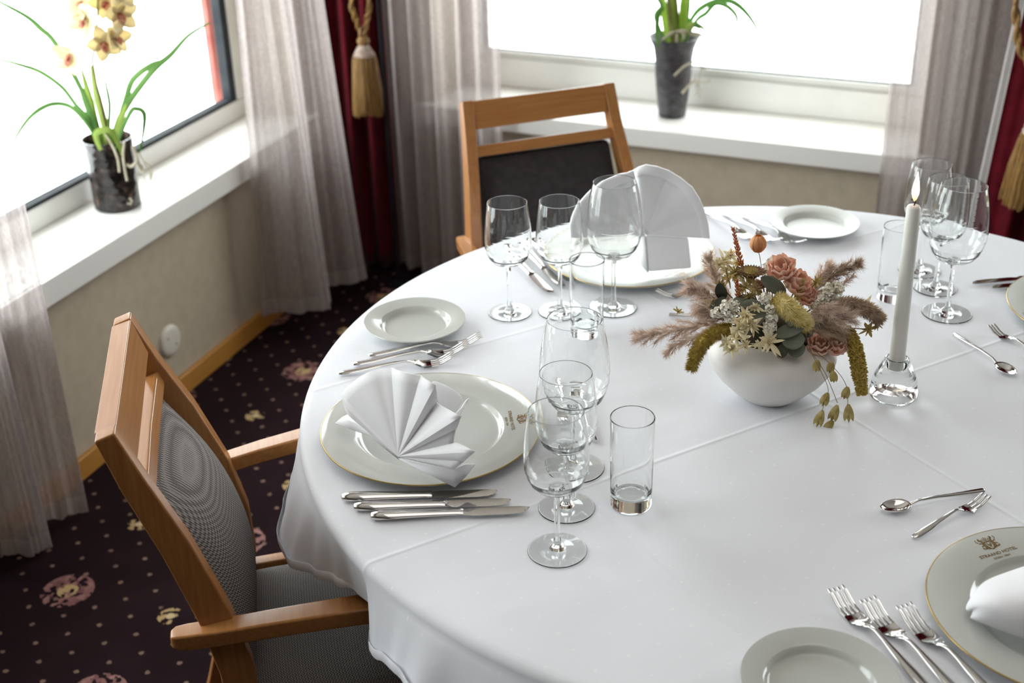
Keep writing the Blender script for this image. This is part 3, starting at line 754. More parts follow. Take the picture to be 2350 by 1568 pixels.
def crest():
    """a shield with crown points between two rearing beasts, reduced to small strokes"""
    mb = MB(); k = .001
    def poly(p): mb.add([Vector((x * k, y * k, 0)) for x, y in p], [tuple(range(len(p)))])
    def stroke(p, w):
        p = [Vector((x * k, y * k, 0)) for x, y in p]
        for a, b in zip(p, p[1:]):
            n = Vector((-(b - a).y, (b - a).x, 0)).normalized() * w * k / 2
            mb.add([a - n, b - n, b + n, a + n], [(0, 1, 2, 3)])
    for s in (-1, 1):
        stroke([(s * 3, -7), (s * 6, -5.5), (s * 9.5, -5.8), (s * 11, -4)], 1.7)
        stroke([(s * 6, -5), (s * 6.6, -1), (s * 5.5, 3), (s * 6.8, 6), (s * 8.6, 6.6)], 2.1)
        stroke([(s * 6.5, 1), (s * 9, 2.5), (s * 10.6, 1.6)], 1.1)
        stroke([(s * 6.2, -1), (s * 9.2, -1.5), (s * 10.2, -3)], 1.3)
        stroke([(s * 8.6, 6.6), (s * 7.2, 8.6)], 1.3)
        stroke([(s * 10.5, 3), (s * 12.5, 5.5), (s * 11.6, 8)], .9)
        stroke([(s * 1.4, 4), (s * 2.2, 8)], .9)
        stroke([(s * 3.3, 4), (s * 4.8, 7)], .9)
        stroke([(s * 4.2, -3.6), (s * 4.2, 2)], 1.2)
    stroke([(-4.4, 2.6), (4.4, 2.6)], 1.5); stroke([(0, 4), (0, 9)], 1.0)
    stroke([(-4.4, -3.6), (-2, -7), (0, -8), (2, -7), (4.4, -3.6)], 1.5)
    stroke([(-2.4, 1), (0, -5), (2.4, 1)], 1.2); stroke([(-2.6, -2), (2.6, -2)], 1.0)
    return mb
def charger(x, y, logo_dir, label, white=False):
    """logo_dir: direction from the plate centre to the printed crest"""
    a = math.atan2(logo_dir[1], logo_dir[0])
    o = empty('charger_plate', (x, y, .7503), a - pi / 2, label, 'plate')
    prof = [(0, .003), (.082, .003), (.085, .0003), (.088, .0003), (.092, .004), (.108, .0095), (.1535, .0160), (.1550, .0175), (.1550, .0187), (.1538, .0192), (.106, .0140), (.1045, .0134), (.1010, .0088), (.0985, .0070), (.094, .0062), (0, .006)]
    mb = MB(); mb.lathe(prof, 128); mb.build('dish', M['porcelain_white' if white else 'porcelain'], o, angle=50)
    mb = MB(); mb.lathe([(.1540, .0193), (.1548, .01935), (.1554, .01895), (.1556, .0180)], 128); mb.build('gold_rim', M['gold'], o, angle=80)
    sl = (.0192 - .0140) / (.1538 - .106)
    def onrim(v, y0): return Vector((v.x, v.y + y0, .0140 + (math.hypot(v.x, v.y + y0) - .106) * sl + .0003))
    for nm, (vv, ff), y0 in (('lettering', serifize(T1, .054), .1165), ('lettering', serifize(T2, .024), .1095)):
        mb = MB(); mb.add([onrim(v, y0) for v in vv], ff); l = mb.build(nm, M['print'], o, smooth=False, fix=False)
    cm = crest(); mb = MB(); mb.add([onrim(Vector((v[0] * 1.1, v[1] * 1.25, 0)), .1345) for v in cm.v], cm.f); mb.build('crest', M['print'], o, smooth=False, fix=False)
    return o
charger(-.120, 1.605, (1, .10), 'large gold-rimmed charger plate at the left setting, pleated napkin spread on it')
charger(.218, 2.205, (.62, -.78), 'large gold-rimmed charger plate at the far setting, under the upright napkin fan', True)
charger(.618, 1.166, (-.36, .93), 'large gold-rimmed charger plate at the bottom right corner')
charger(.976, 1.925, (-1, -.2), 'charger plate showing only as a pale sliver at the right edge', True)

# ------------------------------------------------------------------ napkins
def fan(name, apex, ends, label, parts, matl=None, solid=.0022):
    mb = MB(); A = Vector(apex); m = 8
    for p, q in zip(ends, ends[1:]):
        p, q = Vector(p), Vector(q)
        rows = []
        for i in range(m + 1):
            t = i / m; w = 1.0 + .0
            a_, b_ = A.lerp(p, t), A.lerp(q, t)
            rows.append([a_.lerp(b_, j / 3) + (a_ - b_).cross(A - (p + q) / 2).normalized() * (.05 * (a_ - b_).length * sin(pi * j / 3)) if t > 0 else a_.copy() for j in range(4)])
        mb.grid(rows)
    mb2 = mb
    o = mb2.build(name, M['napkin'], angle=35, solid=solid)
    o.modifiers['thick'].offset = 0
    return o
nA = pt(914, 1048, .790); nL = Vector((-.7071, -.7071, 0)); back = Vector((.35, .35, 1)).normalized()
pln = nL + Vector((0, 0, .45)); pln.normalize()
def F(x, y, off): return onpl(x, y, nA + pln * off, pln)
nk = empty('napkin', (nA.x, nA.y, .765), 0, 'white napkin folded as a pleated fan, lying forward on the left charger plate', 'napkin')
def par(o, p):
    o.parent = p; o.matrix_parent_inverse = p.matrix_basis.inverted(); return o
ends = [F(801, 953, -.004), F(790, 930, .004), F(783, 905, .0), F(812, 876, .004), F(842, 856, .010), F(870, 847, .004), F(899, 844, .0), F(932, 856, .012), F(966, 862, .002), F(1000, 884, .016), F(1003, 925, -.004), F(1030, 940, .006), F(1058, 956, .018), F(1046, 985, .0), F(1040, 1018, -.006), F(1065, 1024, .008), F(1090, 1037, .016), F(1066, 1058, .004), F(1043, 1078, .0)]
ends = [p if p.z > .776 else Vector((p.x, p.y, .776)) for p in ends]
par(fan('pleated_fan', nA, ends, '', 0), nk)
def lift(x, y, z): return pt(x, y, z)
mb = MB()   # lower left flap and lower right corner lying on the plate
a_, b_, c_, d_ = lift(769, 972, .784), lift(803, 950, .790), lift(846, 1000, .783), nA + Vector((0, 0, -.004))
mb.grid([[a_, a_.lerp(b_, .5) + Vector((0, 0, .002)), b_], [a_.lerp(c_, .5), (a_ + b_ + c_) / 3 + Vector((0, 0, .004)), b_.lerp(c_, .5)], [c_, c_ + Vector((.003, .003, .004)), c_ + Vector((.006, .006, .004))], [d_, d_, d_ + Vector((.004, .004, 0))]])
par(mb.build('corner_flap', M['napkin'], solid=.002, angle=180), nk)
mb = MB()
p = [nA + Vector((0, 0, -.003)), lift(1040, 1078, .792), lift(1066, 1066, .800), lift(1090, 1066, .795), lift(1070, 1093, .780), lift(1044, 1119, .777), lift(975, 1085, .777)]
mb.add(p, [(0, 1, 5, 6), (1, 2, 4, 5), (2, 3, 4)]); par(mb.build('corner_flap', M['napkin'], solid=.002, angle=30), nk)
# the folded leg behind the fan
mb = MB()
q0, q1, q2, q3 = F(985, 868, -.012), lift(1070, 913, .790), lift(1043, 960, .782), F(1003, 930, -.012)
up_ = Vector((0, 0, .012)); bk = Vector((.02, .02, -.006))
mb.grid([[q0, q0.lerp(q1, .5) + up_ * .4, q1], [q0.lerp(q3, .5) + up_ * .6, (q0 + q1 + q2 + q3) / 4 + up_, q1.lerp(q2, .5) + up_ * .3], [q3, q3.lerp(q2, .5), q2]])
par(mb.build('folded_leg', M['napkin'], solid=.004, sub=2), nk)
mb = MB()
mb.grid([[q1, q1.lerp(q2, .5), q2], [q1 + bk * .6, q1.lerp(q2, .5) + bk * .6, q2 + bk * .6], [nA + Vector((.03, .04, -.006)), nA + Vector((.03, .03, -.006)), nA + Vector((.04, .02, -.006))]])
par(mb.build('folded_leg', M['napkin'], solid=.003, sub=1), nk)

# far napkin: upright fan on a folded leg
f0 = pt(1482, 624, .7675)                       # foot of the leg nearest the camera
toC = Vector((-.12, -1, 0)).normalized()
n2 = empty('napkin', (f0.x, f0.y, .766), 0, 'white napkin standing upright as a rounded fan on the far charger plate', 'napkin')
def G(x, y, off): return onpl(x, y, f0 + toC * off, toC)
apx = G(1482, 538, .004)
right = [G(1452, 392, -.014), G(1464, 383, -.002), G(1482, 378, .002), G(1508, 382, .001), G(1534, 391, -.005), G(1562, 408, -.003), G(1589, 430, .004), G(1607, 458, .001), G(1619, 488, -.005), G(1626, 516, -.004), G(1629, 546, -.001)]
par(fan('pleated_fan', apx, right, '', 0, solid=.006), n2)
nl = Vector((.45, -1, 0)).normalized()
def H(x, y, off): return onpl(x, y, apx + nl * off, nl)
left = [H(1452, 392, -.010), H(1440, 397, -.004), H(1418, 401, -.010), H(1385, 415, -.002), H(1357, 436, -.010), H(1333, 462, -.002), H(1317, 490, -.010), H(1309, 517, -.004), H(1311, 545, -.006)]
par(fan('pleated_fan', H(1478, 540, .0), left, '', 0, solid=.006), n2)
# raised hem band round both lobes
for pts, nn, ap in ((right, toC, apx), (left, nl, apx)):
    mb = MB(); rows = []
    for p in pts: rows.append([p + nn * .005 + (p - ap) * .01, p + nn * .0065 - (p - ap) * .10, p + nn * .004 - (p - ap) * .125])
    mb.grid(rows); par(mb.build('hem_band', M['napkin'], solid=.002, sub=2), n2)
mb = MB()
lx0, lx1, lx2, lx3 = G(1480, 541, .006), G(1579, 548, .006), G(1587, 617, .012), G(1487, 625, .016)
th = toC * -.022
mb.hexa([lx3, lx2, lx2 + th, lx3 + th, lx0, lx1, lx1 + th, lx0 + th]); par(mb.build('folded_leg', M['napkin'], bevel=.004, angle=60), n2)
lx4, lx5 = G(1452, 556, -.02), G(1466, 600, .0)
mb = MB(); mb.add([lx0, lx3, lx5, lx4], [(0, 1, 2, 3)]); par(mb.build('folded_leg', M['napkin'], solid=.003), n2)
# bottom right napkin
b0 = Vector((.618, 1.166, .76)); n3 = empty('napkin', b0, 0, 'white napkin lying softly rolled on the bottom right charger plate', 'napkin')
def K(x, y, z): return pt(x, y, z)
mb = MB()
rows = [[K(2213, 1399, .772), K(2225, 1375, .782), K(2246, 1345, .790), K(2262, 1330, .790), K(2310, 1312, .785), K(2380, 1288, .785)],
        [K(2222, 1407, .776), K(2240, 1386, .800), K(2262, 1366, .812), K(2290, 1352, .815), K(2340, 1340, .81), K(2420, 1320, .81)],
        [K(2235, 1396, .782), K(2258, 1392, .805), K(2290, 1390, .815), K(2325, 1390, .820), K(2370, 1385, .82), K(2440, 1370, .82)],
        [K(2226, 1418, .774), K(2258, 1422, .790), K(2300, 1430, .795), K(2335, 1440, .80), K(2390, 1450, .80), K(2460, 1450, .80)],
        [K(2222, 1416, .770), K(2270, 1436, .772), K(2315, 1456, .772), K(2345, 1463, .775), K(2400, 1490, .775), K(2470, 1510, .775)]]
for r_ in rows:
    e, d_ = r_[-1], r_[-1] - r_[-2]
    r_ += [e + d_ * .8 + Vector((0, 0, -.004)), e + d_ * 1.5 + Vector((0, 0, -.016)), Vector((e.x + d_.x * 1.8, e.y + d_.y * 1.8, .772))]
mb.grid(rows); par(mb.build('rolled_fold', M['napkin'], solid=.004, sub=2), n3)
mb = MB()
mb.grid([[K(2226, 1416, .769), K(2280, 1430, .770), K(2320, 1452, .774), K(2400, 1480, .774)], [K(2236, 1398, .784), K(2275, 1406, .786), K(2330, 1432, .786), K(2400, 1460, .786)]])
par(mb.build('rolled_fold', M['napkin'], solid=.003, sub=2), n3)

# ------------------------------------------------------------------ cutlery, each built along +x from handle end to tip
def sweep_flat(mb, st):
    """st: list of x, half width, z centre, half thickness -> closed lens section"""
    V = []; F = []; seg = 10
    for x, w, z, t in st:
        for k in range(seg):
            q = 2 * pi * k / seg; V.append(Vector((x, w * cos(q), z + t * sin(q))))
    n = len(st)
    for i in range(n - 1):
        for k in range(seg):
            k2 = (k + 1) % seg; F.append((i * seg + k, (i + 1) * seg + k, (i + 1) * seg + k2, i * seg + k2))
    F.append(tuple(range(seg))); F.append(tuple(reversed(range((n - 1) * seg, n * seg)))); mb.add(V, F)
def knife_proto(Lh=.120, Lb=.087):
    o = empty('table_knife', (0, 0, 0), 0, 'x', 'knife')
    mb = MB(); sweep_flat(mb, [(0, .002, .006, .002), (.002, .0065, .006, .0042), (.012, .0092, .0062, .0052), (.035, .0092, .0062, .0050), (.07, .0075, .0058, .0042), (Lh - .008, .0066, .0056, .0034), (Lh - .003, .0072, .0056, .0036), (Lh, .0070, .0056, .0030)])
    mb.build('handle', M['steel'], o, angle=60)
    mb = MB(); T = .0009; x0 = Lh - .001
    top = [(0, -.0062), (.015, -.0085), (.06, -.0088), (.075, -.007), (.083, -.003), (Lb, .004)]
    bot = [(0, .0062), (.015, .0078), (.06, .0080), (.075, .0078), (.083, .0070), (Lb, .0052)]
    rows = []
    for (xa, ya), (xb, yb) in zip(top, bot): rows.append([Vector((x0 + xa, ya, .0050)), Vector((x0 + xa, ya * .5 + yb * .5, .0059)), Vector((x0 + xa, yb - .0010, .0062)), Vector((x0 + xb, yb, .0056)), Vector((x0 + xb, yb - .0012, .0044)), Vector((x0 + xa, ya, .0050))])
    mb.grid(rows); mb.build('blade', M['blade'], o, angle=25)
    return o
def fork_proto(Lg=.185, tines=4, w=.0115, cat='table_fork', raised=.016):
    o = empty(cat, (0, 0, 0), 0, 'x', 'fork'); s = Lg / .185
    def zc(x):
        x /= s
        pts = [(0, .0035), (.04, .0062), (.085, .0115), (.108, .0125), (.122, .008), (.135, .0035), (.155, .0045), (.185, raised)]
        for (a, za), (b, zb) in zip(pts, pts[1:]):
            if x <= b: t = (x - a) / (b - a); t = t * t * (3 - 2 * t); return za + (zb - za) * t
        return pts[-1][1]
    mb = MB(); st = []
    for x, ww, t in [(0, .0015, .001), (.002, .0048, .0017), (.012, .0068, .0022), (.035, .0066, .0022), (.065, .0046, .0020), (.09, .0030, .0018), (.105, .0024, .0018), (.114, .0030, .0016), (.121, .0055, .0013)]:
        st.append((x * s, ww * s, zc(x * s), t))
    sweep_flat(mb, st); mb.build('handle', M['steel'], o, angle=60)
    mb = MB(); xs = [.119, .123, .128, .134, .140, .147]; hw = [.0052, .0085, .0108, .0116, .0117, w]; P = []
    for x, h_ in zip(xs, hw): P.append([Vector((x * s, h_ * s * u, zc(x * s) + .0012 * u * u)) for u in (-1, -.6, -.2, .2, .6, 1)])
    mb.grid(P); mb.grid([[v - Vector((0, 0, .0013)) for v in reversed(r_)] for r_ in P])
    gap = .0021; tw = (2 * w - (tines - 1) * gap) / tines / 2
    for k in range(tines):
        yc = -w + tw + k * (2 * tw + gap)
        st = []
        for i, x in enumerate([.1465, .155, .165, .175, .182, .185]):
            st.append((x * s, (tw if i < 3 else tw * (.92, .72, .30)[i - 3]) * s, zc(x * s) - .0003 + .0010 * (yc / w) ** 2, .0008 if i < 5 else .0004))
        st = [(a, b, c, d) for a, b, c, d in st]
        V0 = len(mb.v); sweep_flat(mb, st)
        for i in range(V0, len(mb.v)): v = mb.v[i]; mb.v[i] = (v[0], v[1] + yc * s, v[2])
    mb.build('tines', M['steel'], o, angle=50)
    return o
def spoon_proto(Lg=.15):
    o = empty('teaspoon', (0, 0, 0), 0, 'x', 'spoon'); s = Lg / .15
    mb = MB(); sweep_flat(mb, [(x * s, w, z, t) for x, w, z, t in [(0, .0044, .0042, .0026), (.001, .0048, .0042, .0030), (.03, .0038, .0055, .0028), (.07, .0024, .0085, .0022), (.095, .0018, .0085, .0018), (.105, .0022, .0062, .0016), (.111, .0040, .0045, .0012)]])
    mb.build('handle', M['steel'], o, angle=60)
    mb = MB(); P = []; cx, a_, b_ = .129 * s, .021 * s, .0135 * s
    for i in range(9):
        rr = i / 8; row = []
        for k in range(33):
            q = 2 * pi * k / 32; x = cx + a_ * rr * cos(q); y = b_ * rr * sin(q) * (1 - .12 * cos(q))
            row.append(Vector((x, y, .0012 + .0065 * rr ** 2.2)))
        P.append(row)
    mb.grid(P); mb.build('bowl', M['steel'], o, angle=180, solid=.0011)
    return o
def place(proto, handle, tip, label, group=None, first=[]):
    h = Vector((handle[0], handle[1], .7504)); t = Vector((tip[0], tip[1], .7504)); a = math.atan2(t.y - h.y, t.x - h.x)
    if proto.name not in first:
        first.append(proto.name); reg(proto)
        proto.matrix_basis = Matrix.Translation(h) @ Matrix.Rotation(a, 4, 'Z'); proto['label'] = label
        if group: proto['group'] = group
        return proto
    return copy_tree(proto, h, a, label, group)
K1 = knife_proto(); F1 = fork_proto(); F2 = fork_proto(.140, 3, .0100, 'dessert_fork', .012); F2c = F2; S1 = spoon_proto()
place(K1, (-.231, 1.447), (-.026, 1.449), 'table knife nearest the left charger plate, top of three', 'knives at the left setting')
place(K1, (-.213, 1.424), (-.008, 1.427), 'middle one of the three table knives below the left charger plate', 'knives at the left setting')
place(K1, (-.189, 1.402), (.016, 1.408), 'table knife of the left setting that lies nearest the camera, lowest of three', 'knives at the left setting')
place(F1, (-.230, 1.853), (-.052, 1.888), 'table fork of the left setting nearest the bread plate', 'forks at the left setting')
place(F1, (-.253, 1.824), (-.076, 1.858), 'middle one of the three table forks above the left charger plate', 'forks at the left setting')
place(F1, (-.273, 1.795), (-.094, 1.824), 'table fork half hidden behind the pleated napkin on the left', 'forks at the left setting')
place(K1, (-.005, 2.258), (.070, 2.066), 'leftmost table knife of the far setting, behind the first wine glass', 'knives at the far setting')
place(K1, (.022, 2.284), (.091, 2.090), 'middle table knife of the far setting, behind the second wine glass', 'knives at the far setting')
place(K1, (.046, 2.305), (.107, 2.110), 'table knife of the far setting nearest its charger plate', 'knives at the far setting')
place(F1, (.388, 2.430), (.463, 2.262), 'leftmost table fork of the far setting, touching the upright napkin in view', 'forks at the far setting')
place(F1, (.425, 2.416), (.500, 2.248), 'middle table fork of the far setting, behind the rust coloured flower spike', 'forks at the far setting')
place(F1, (.461, 2.402), (.542, 2.238), 'table fork of the far setting nearest the far bread plate', 'forks at the far setting')
place(F1, (.432, 1.045), (.365, 1.222), 'leftmost of the three forks at the bottom edge, partly behind the bread plate rim', 'forks at the bottom right setting')
place(F1, (.467, 1.025), (.397, 1.199), 'middle of the three forks standing at the bottom edge', 'forks at the bottom right setting')
place(F1, (.505, 1.012), (.435, 1.186), 'fork at the bottom edge nearest the bottom right charger plate', 'forks at the bottom right setting')
place(K1, (1.004, 2.085), (.801, 2.060), 'knife at the right edge that reaches furthest left, topmost of three', 'knives at the right edge')
place(K1, (1.032, 2.062), (.829, 2.040), 'middle knife of the three cut by the right edge', 'knives at the right edge')
place(K1, (1.057, 2.040), (.854, 2.021), 'lowest and shortest showing knife at the right edge', 'knives at the right edge')
place(S1, (.112, 1.572), (.092, 1.742), 'teaspoon of the left setting seen through the wine glasses')
place(S1, (.609, 1.424), (.462, 1.384), 'teaspoon lying above the bottom right charger plate')
place(S1, (.711, 1.868), (.757, 1.722), 'teaspoon lying right of the candle, bowl towards the camera')
place(S1, (.264, 1.968), (.408, 1.935), 'teaspoon whose handle end shows left of the dried flowers')
place(F2, (.489, 1.326), (.637, 1.423), 'dessert fork next to the teaspoon above the bottom right charger plate')
place(F2, (.825, 1.755), (.762, 1.912), 'dessert fork right of the candle with its prongs pointing away')
place(F2, (.066, 1.745), (.072, 1.603), 'dessert fork of the left setting seen through the wine glasses')
place(F2, (.384, 2.012), (.245, 2.054), 'dessert fork of the far setting showing its prongs left of the dried flowers')

# ------------------------------------------------------------------ glasses
def wine(h, rb, rf, rr, zb, zm, name):
    """height, bowl radius, foot radius, rim radius, bowl bottom z, widest z"""
    t = .0009; prof = [(0, .0006), (rf * .5, .0006), (rf - .001, .0002), (rf, .0010), (rf - .0012, .0020), (rf * .6, .0028), (rf * .28, .0052), (.0055, .012), (.0038, .024), (.0034, zb * .6), (.0038, zb - .012), (.0052, zb - .004), (.010, zb + .0015)]
    out = []
    for i in range(15):
        q = i / 14
        if q < .42: a = q / .42 * pi / 2; r = .010 + (rb - .010) * sin(a) ** .82; z = zb + .0015 + (zm - zb) * (1 - cos(a))
        else: a = (q - .42) / .58; r = rb + (rr - rb) * a ** 1.8; z = zm + .0015 + (h - zm - .0015) * a
        out.append((r, z))
    prof += out[1:]
    prof.append((rr - t * .5, h + .0005))
    inn = [(max(0, r - t), z + (.0022 if i < 4 else .0005)) for i, (r, z) in enumerate(out)]
    inn[-1] = (rr - t, h)
    prof += list(reversed(inn[1:])); prof.append((.004, inn[0][1] + .0010)); prof.append((0, inn[0][1] + .0008))
    mb = MB(); mb.lathe(refine(prof), 56); o = mb.build(name, M['glass'], angle=180); tag(o, 'x', 'glass'); return o
WS = wine(.200, .0395, .0372, .0330, .090, .130, 'wine_glass')
WB = wine(.227, .0465, .0405, .0357, .094, .150, 'wine_glass')
def put(o, x, y, label, group=None, used=set()):
    if o.name in used: c = o.copy(); COL.objects.link(c)
    else: c = o; used.add(o.name)
    c.location = (x, y, .7503); c['label'] = label
    if group: c['group'] = group
    return c
put(WS, .049, 1.324, 'small wine glass nearest the camera, front of the row of three at the left setting', 'wine glasses at the left setting')
put(WS, .065, 1.416, 'small wine glass in the middle of the row of three at the left setting', 'wine glasses at the left setting')
put(WB, .081, 1.511, 'large wine glass at the back of the row of three at the left setting', 'wine glasses at the left setting')
put(WS, -.002, 2.000, 'small wine glass in front of the armchair back, leftmost of three', 'wine glasses at the far setting')
put(WS, .083, 2.000, 'small wine glass between the leftmost and the tall one at the far setting', 'wine glasses at the far setting')
put(WB, .174, 2.008, 'tall wine glass in front of the upright white napkin', 'wine glasses at the far setting')
put(WB, .724, 1.951, 'tall wine glass right of the candle, in front of the two smaller ones', 'wine glasses right of the candle')
put(WS, .734, 2.050, 'small wine glass standing just behind the tall one right of the candle', 'wine glasses right of the candle')
put(WS, .728, 2.125, 'small wine glass behind the candle flame, furthest back of three', 'wine glasses right of the candle')
mb = MB(); mb.lathe(refine([(0, .0008), (.0235, .0008), (.0255, .0002), (.0268, .0022), (.0270, .006), (.0276, .06), (.0286, .131), (.0280, .1322), (.0271, .1315), (.0262, .07), (.0250, .030), (.0240, .0215), (.0215, .0178), (.0165, .0165), (0, .0160)]), 56)
TM = mb.build('tumbler', M['glass'], angle=180); tag(TM, 'x', 'glass')
put(TM, .149, 1.421, 'straight water tumbler standing alone right of the left wine glasses')
put(TM, .123, 1.917, 'straight water tumbler in front of the far wine glasses')
put(TM, .652, 2.017, 'straight water tumbler left of the candle, at its back')

# ------------------------------------------------------------------ candle
CX = pt(2049, 905, .752)
mb = MB(); mb.lathe(refine([(0, .016), (.012, .0150), (.020, .0105), (.0265, .0012), (.0300, .0002), (.0335, .0012), (.0348, .006), (.0345, .012), (.0320, .027), (.0290, .0365), (.0235, .048), (.0185, .0590), (.0170, .0625), (.0150, .0642), (.0130, .0632), (.0124, .060), (.0120, .046), (.0060, .043), (0, .0425)]), 64)
o = mb.build('candle_holder', M['glass'], angle=180); o.location = (CX.x, CX.y, .7503); tag(o, 'clear glass dome candle holder on the white cloth', 'candle holder')
cn = empty('candle', (CX.x, CX.y, .7503), 0, 'tall ivory taper candle burning in the glass holder', 'candle')
ptop = Vector((-.003, .001, .297)); p0 = Vector((0, 0, .0466)); mb = MB()
n = 12; mb.tube([p0.lerp(ptop, i / n) for i in range(n + 1)] + [ptop + Vector((0, 0, .003)), ptop + Vector((0, 0, .0035))], [.0118 - .0022 * i / n for i in range(n + 1)] + [.0080, .0050], 28); mb.build('wax_body', M['wax'], cn, angle=60)
mb = MB(); w0 = ptop + Vector((0, 0, .002)); mb.tube([w0, w0 + Vector((.0012, 0, .005)), w0 + Vector((.0008, 0, .009)), w0 + Vector((-.002, 0, .0115)), w0 + Vector((-.0048, 0, .0095))], [.0009, .0009, .0009, .0010, .0006], 8); mb.build('wick', M['wick'], cn)
mb = MB(); mb.lathe([(0, .0), (.0028, .004), (.0050, .011), (.0054, .017), (.0040, .027), (.0020, .036), (.0005, .043), (0, .044)], 20, o=ptop + Vector((0, 0, .009))); mb.build('flame', M['flame'], cn)

exec_bouquet = True
# ------------------------------------------------------------------ bowl of dried flowers
BC = Vector((.381, 1.700, .7503))
mb = MB(); mb.lathe([(0, .0015), (.034, .0015), (.038, .0003), (.041, .0008), (.056, .013), (.078, .036), (.091, .056), (.0935, .068), (.090, .080), (.078, .091), (.066, .0965), (.0635, .100), (.062, .1025), (.0595, .1025), (.058, .099), (.060, .094), (.074, .086), (.084, .076), (.086, .066), (.080, .050), (.055, .020), (.02, .010), (0, .010)], 96)
o = mb.build('ceramic_bowl', M['bowl'], angle=60); o.location = BC; tag(o, 'matt white round ceramic bowl holding the dried flowers', 'bowl')
def dm(name, c1, c2, sc=60, rough=.85, tr=0):
    m = mat(name, c1, rough, spec=.15); vary(m, c1, c2, sc)
    return m
def dmt(name, c1, c2, sc=30, k=.5):
    m = bpy.data.materials.new(name); m.use_nodes = True; nt = m.node_tree; nt.nodes.remove(nt.nodes['Principled BSDF'])
    col = ramp(m, noise(m, sc, 4), [(.3, c1), (.7, c2)])
    d = N(m, 'ShaderNodeBsdfDiffuse'); t = N(m, 'ShaderNodeBsdfTranslucent'); x = N(m, 'ShaderNodeMixShader'); x.inputs[0].default_value = k
    L(m, col, d.inputs[0]); L(m, col, t.inputs[0]); L(m, d.outputs[0], x.inputs[1]); L(m, t.outputs[0], x.inputs[2]); L(m, x.outputs[0], nt.nodes['Material Output'].inputs[0]); return m
M['foam'] = dm('dark_floral_foam', (.035, .025, .015), (.06, .045, .03), 90)
M['rust'] = dm('rust_spikelet', (.42, .13, .04), (.58, .22, .08))
M['peach'] = dmt('peach_petals', (.95, .62, .48), (.98, .80, .69), 40, .45)
M['orange'] = dmt('dry_orange_petals', (.72, .34, .14), (.90, .52, .28), 60, .35)
M['brown'] = dm('dark_brown_bract', (.075, .038, .016), (.22, .12, .05), 120)
M['yellow'] = dm('straw_yellow_bristle', (.66, .53, .19), (.88, .78, .42), 90)
M['olive'] = dm('olive_brown_seed', (.30, .20, .035), (.56, .43, .12), 150)
M['mauve'] = dmt('mauve_plume', (.72, .58, .49), (.96, .87, .79), 70, .45)
M['plume_b'] = dmt('grey_brown_plume', (.48, .36, .26), (.78, .65, .52), 90, .4)
M['cream'] = dmt('bleached_cream_husk', (.93, .83, .56), (.98, .93, .74), 60, .4)
M['statice'] = dm('cream_white_statice', (.78, .74, .62), (.92, .90, .82), 120)
M['euca'] = dm('grey_green_eucalyptus', (.10, .108, .08), (.18, .19, .145), 30, .6)
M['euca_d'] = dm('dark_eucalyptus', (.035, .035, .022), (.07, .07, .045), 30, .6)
M['wheat'] = dm('green_gold_wheat', (.38, .28, .09), (.60, .48, .20), 100)
M['oat'] = dm('green_straw_oat', (.33, .26, .08), (.58, .48, .22), 60)
M['stem'] = dm('dry_stem', (.16, .10, .05), (.28, .20, .10), 80)
mb = MB()
mb.lathe([(.050, .085), (.052, .103), (.045, .118), (.030, .128), (.01, .132), (0, .132)], 24); o = mb.build('floral_foam', M['foam'], sub=1); o.location = BC; tag(o, 'dark floral foam filling the mouth of the white bowl, under the flowers', 'floral foam')
def bq(x, y, w=0.0): return at(x, y, 1.70 - w)
ROOT = BC + Vector((0, 0, .105))
def sprig(name, label, cat='dried flower', group='dried flowers in the white bowl'):
    return empty(name, ROOT, 0, label, cat, group)
def bz(pts, n=16):
    pts = [Vector(p) for p in pts]; out = []
    for i in range(len(pts) - 1):
        p0 = pts[max(i - 1, 0)]; p1 = pts[i]; p2 = pts[i + 1]; p3 = pts[min(i + 2, len(pts) - 1)]
        for k in range(n):
            t = k / n
            out.append(.5 * ((2 * p1) + (-p0 + p2) * t + (2 * p0 - 5 * p1 + 4 * p2 - p3) * t * t + (-p0 + 3 * p1 - 3 * p2 + p3) * t ** 3))
    out.append(pts[-1]); return out
def stemto(parent, p, r=.0009, mid=None):
    a = ROOT + Vector(((p.x - ROOT.x) * .25, (p.y - ROOT.y) * .25, -.004))
    mb = MB(); c = bz([a, mid or (a.lerp(p, .5) + Vector((0, 0, .006))), p], 6); mb.tube(c, r, 6); return mb.build('stem', M['stem'], parent, rel=True)
rnd = random.Random(21)
def rv(s=1): return Vector((rnd.uniform(-s, s), rnd.uniform(-s, s), rnd.uniform(-s, s)))
def spine(mb, a, d, l, w):
    """thin three-sided bristle"""
    d = d.normalized(); u = d.orthogonal().normalized(); v = d.cross(u)
    mb.add([a + u * w, a - u * w * .5 + v * w * .87, a - u * w * .5 - v * w * .87, a + d * l], [(0, 1, 3), (1, 2, 3), (2, 0, 3)])
def grain(mb, a, d, l, w):
    d = d.normalized(); u = d.orthogonal().normalized(); v = d.cross(u); c = a + d * l * .45
    mb.add([a, c + u * w, c + v * w, c - u * w, c - v * w, a + d * l], [(0, 2, 1), (0, 3, 2), (0, 4, 3), (0, 1, 4), (5, 1, 2), (5, 2, 3), (5, 3, 4), (5, 4, 1)])
def petal(mb, base, d, up, l, w, cup=.2, tip=1.0, n=5, jit=0):
    """curved pointed petal"""
    d = Vector(d).normalized(); up = Vector(up); s = d.cross(up).normalized(); u = s.cross(d).normalized(); rows = []
    for i in range(n + 1):
        t = i / n; ww = w * (sin(pi * min(1, t * .85 + .12)) ** .8 if tip else 1) * (1 if t < 1 else .15)
        c = base + d * l * t + u * (cup * l * (t * t)) ; rows.append([c - s * ww + u * ww * .35, c - u * ww * .05 + rv(jit), c + s * ww + u * ww * .35])
    mb.grid(rows)
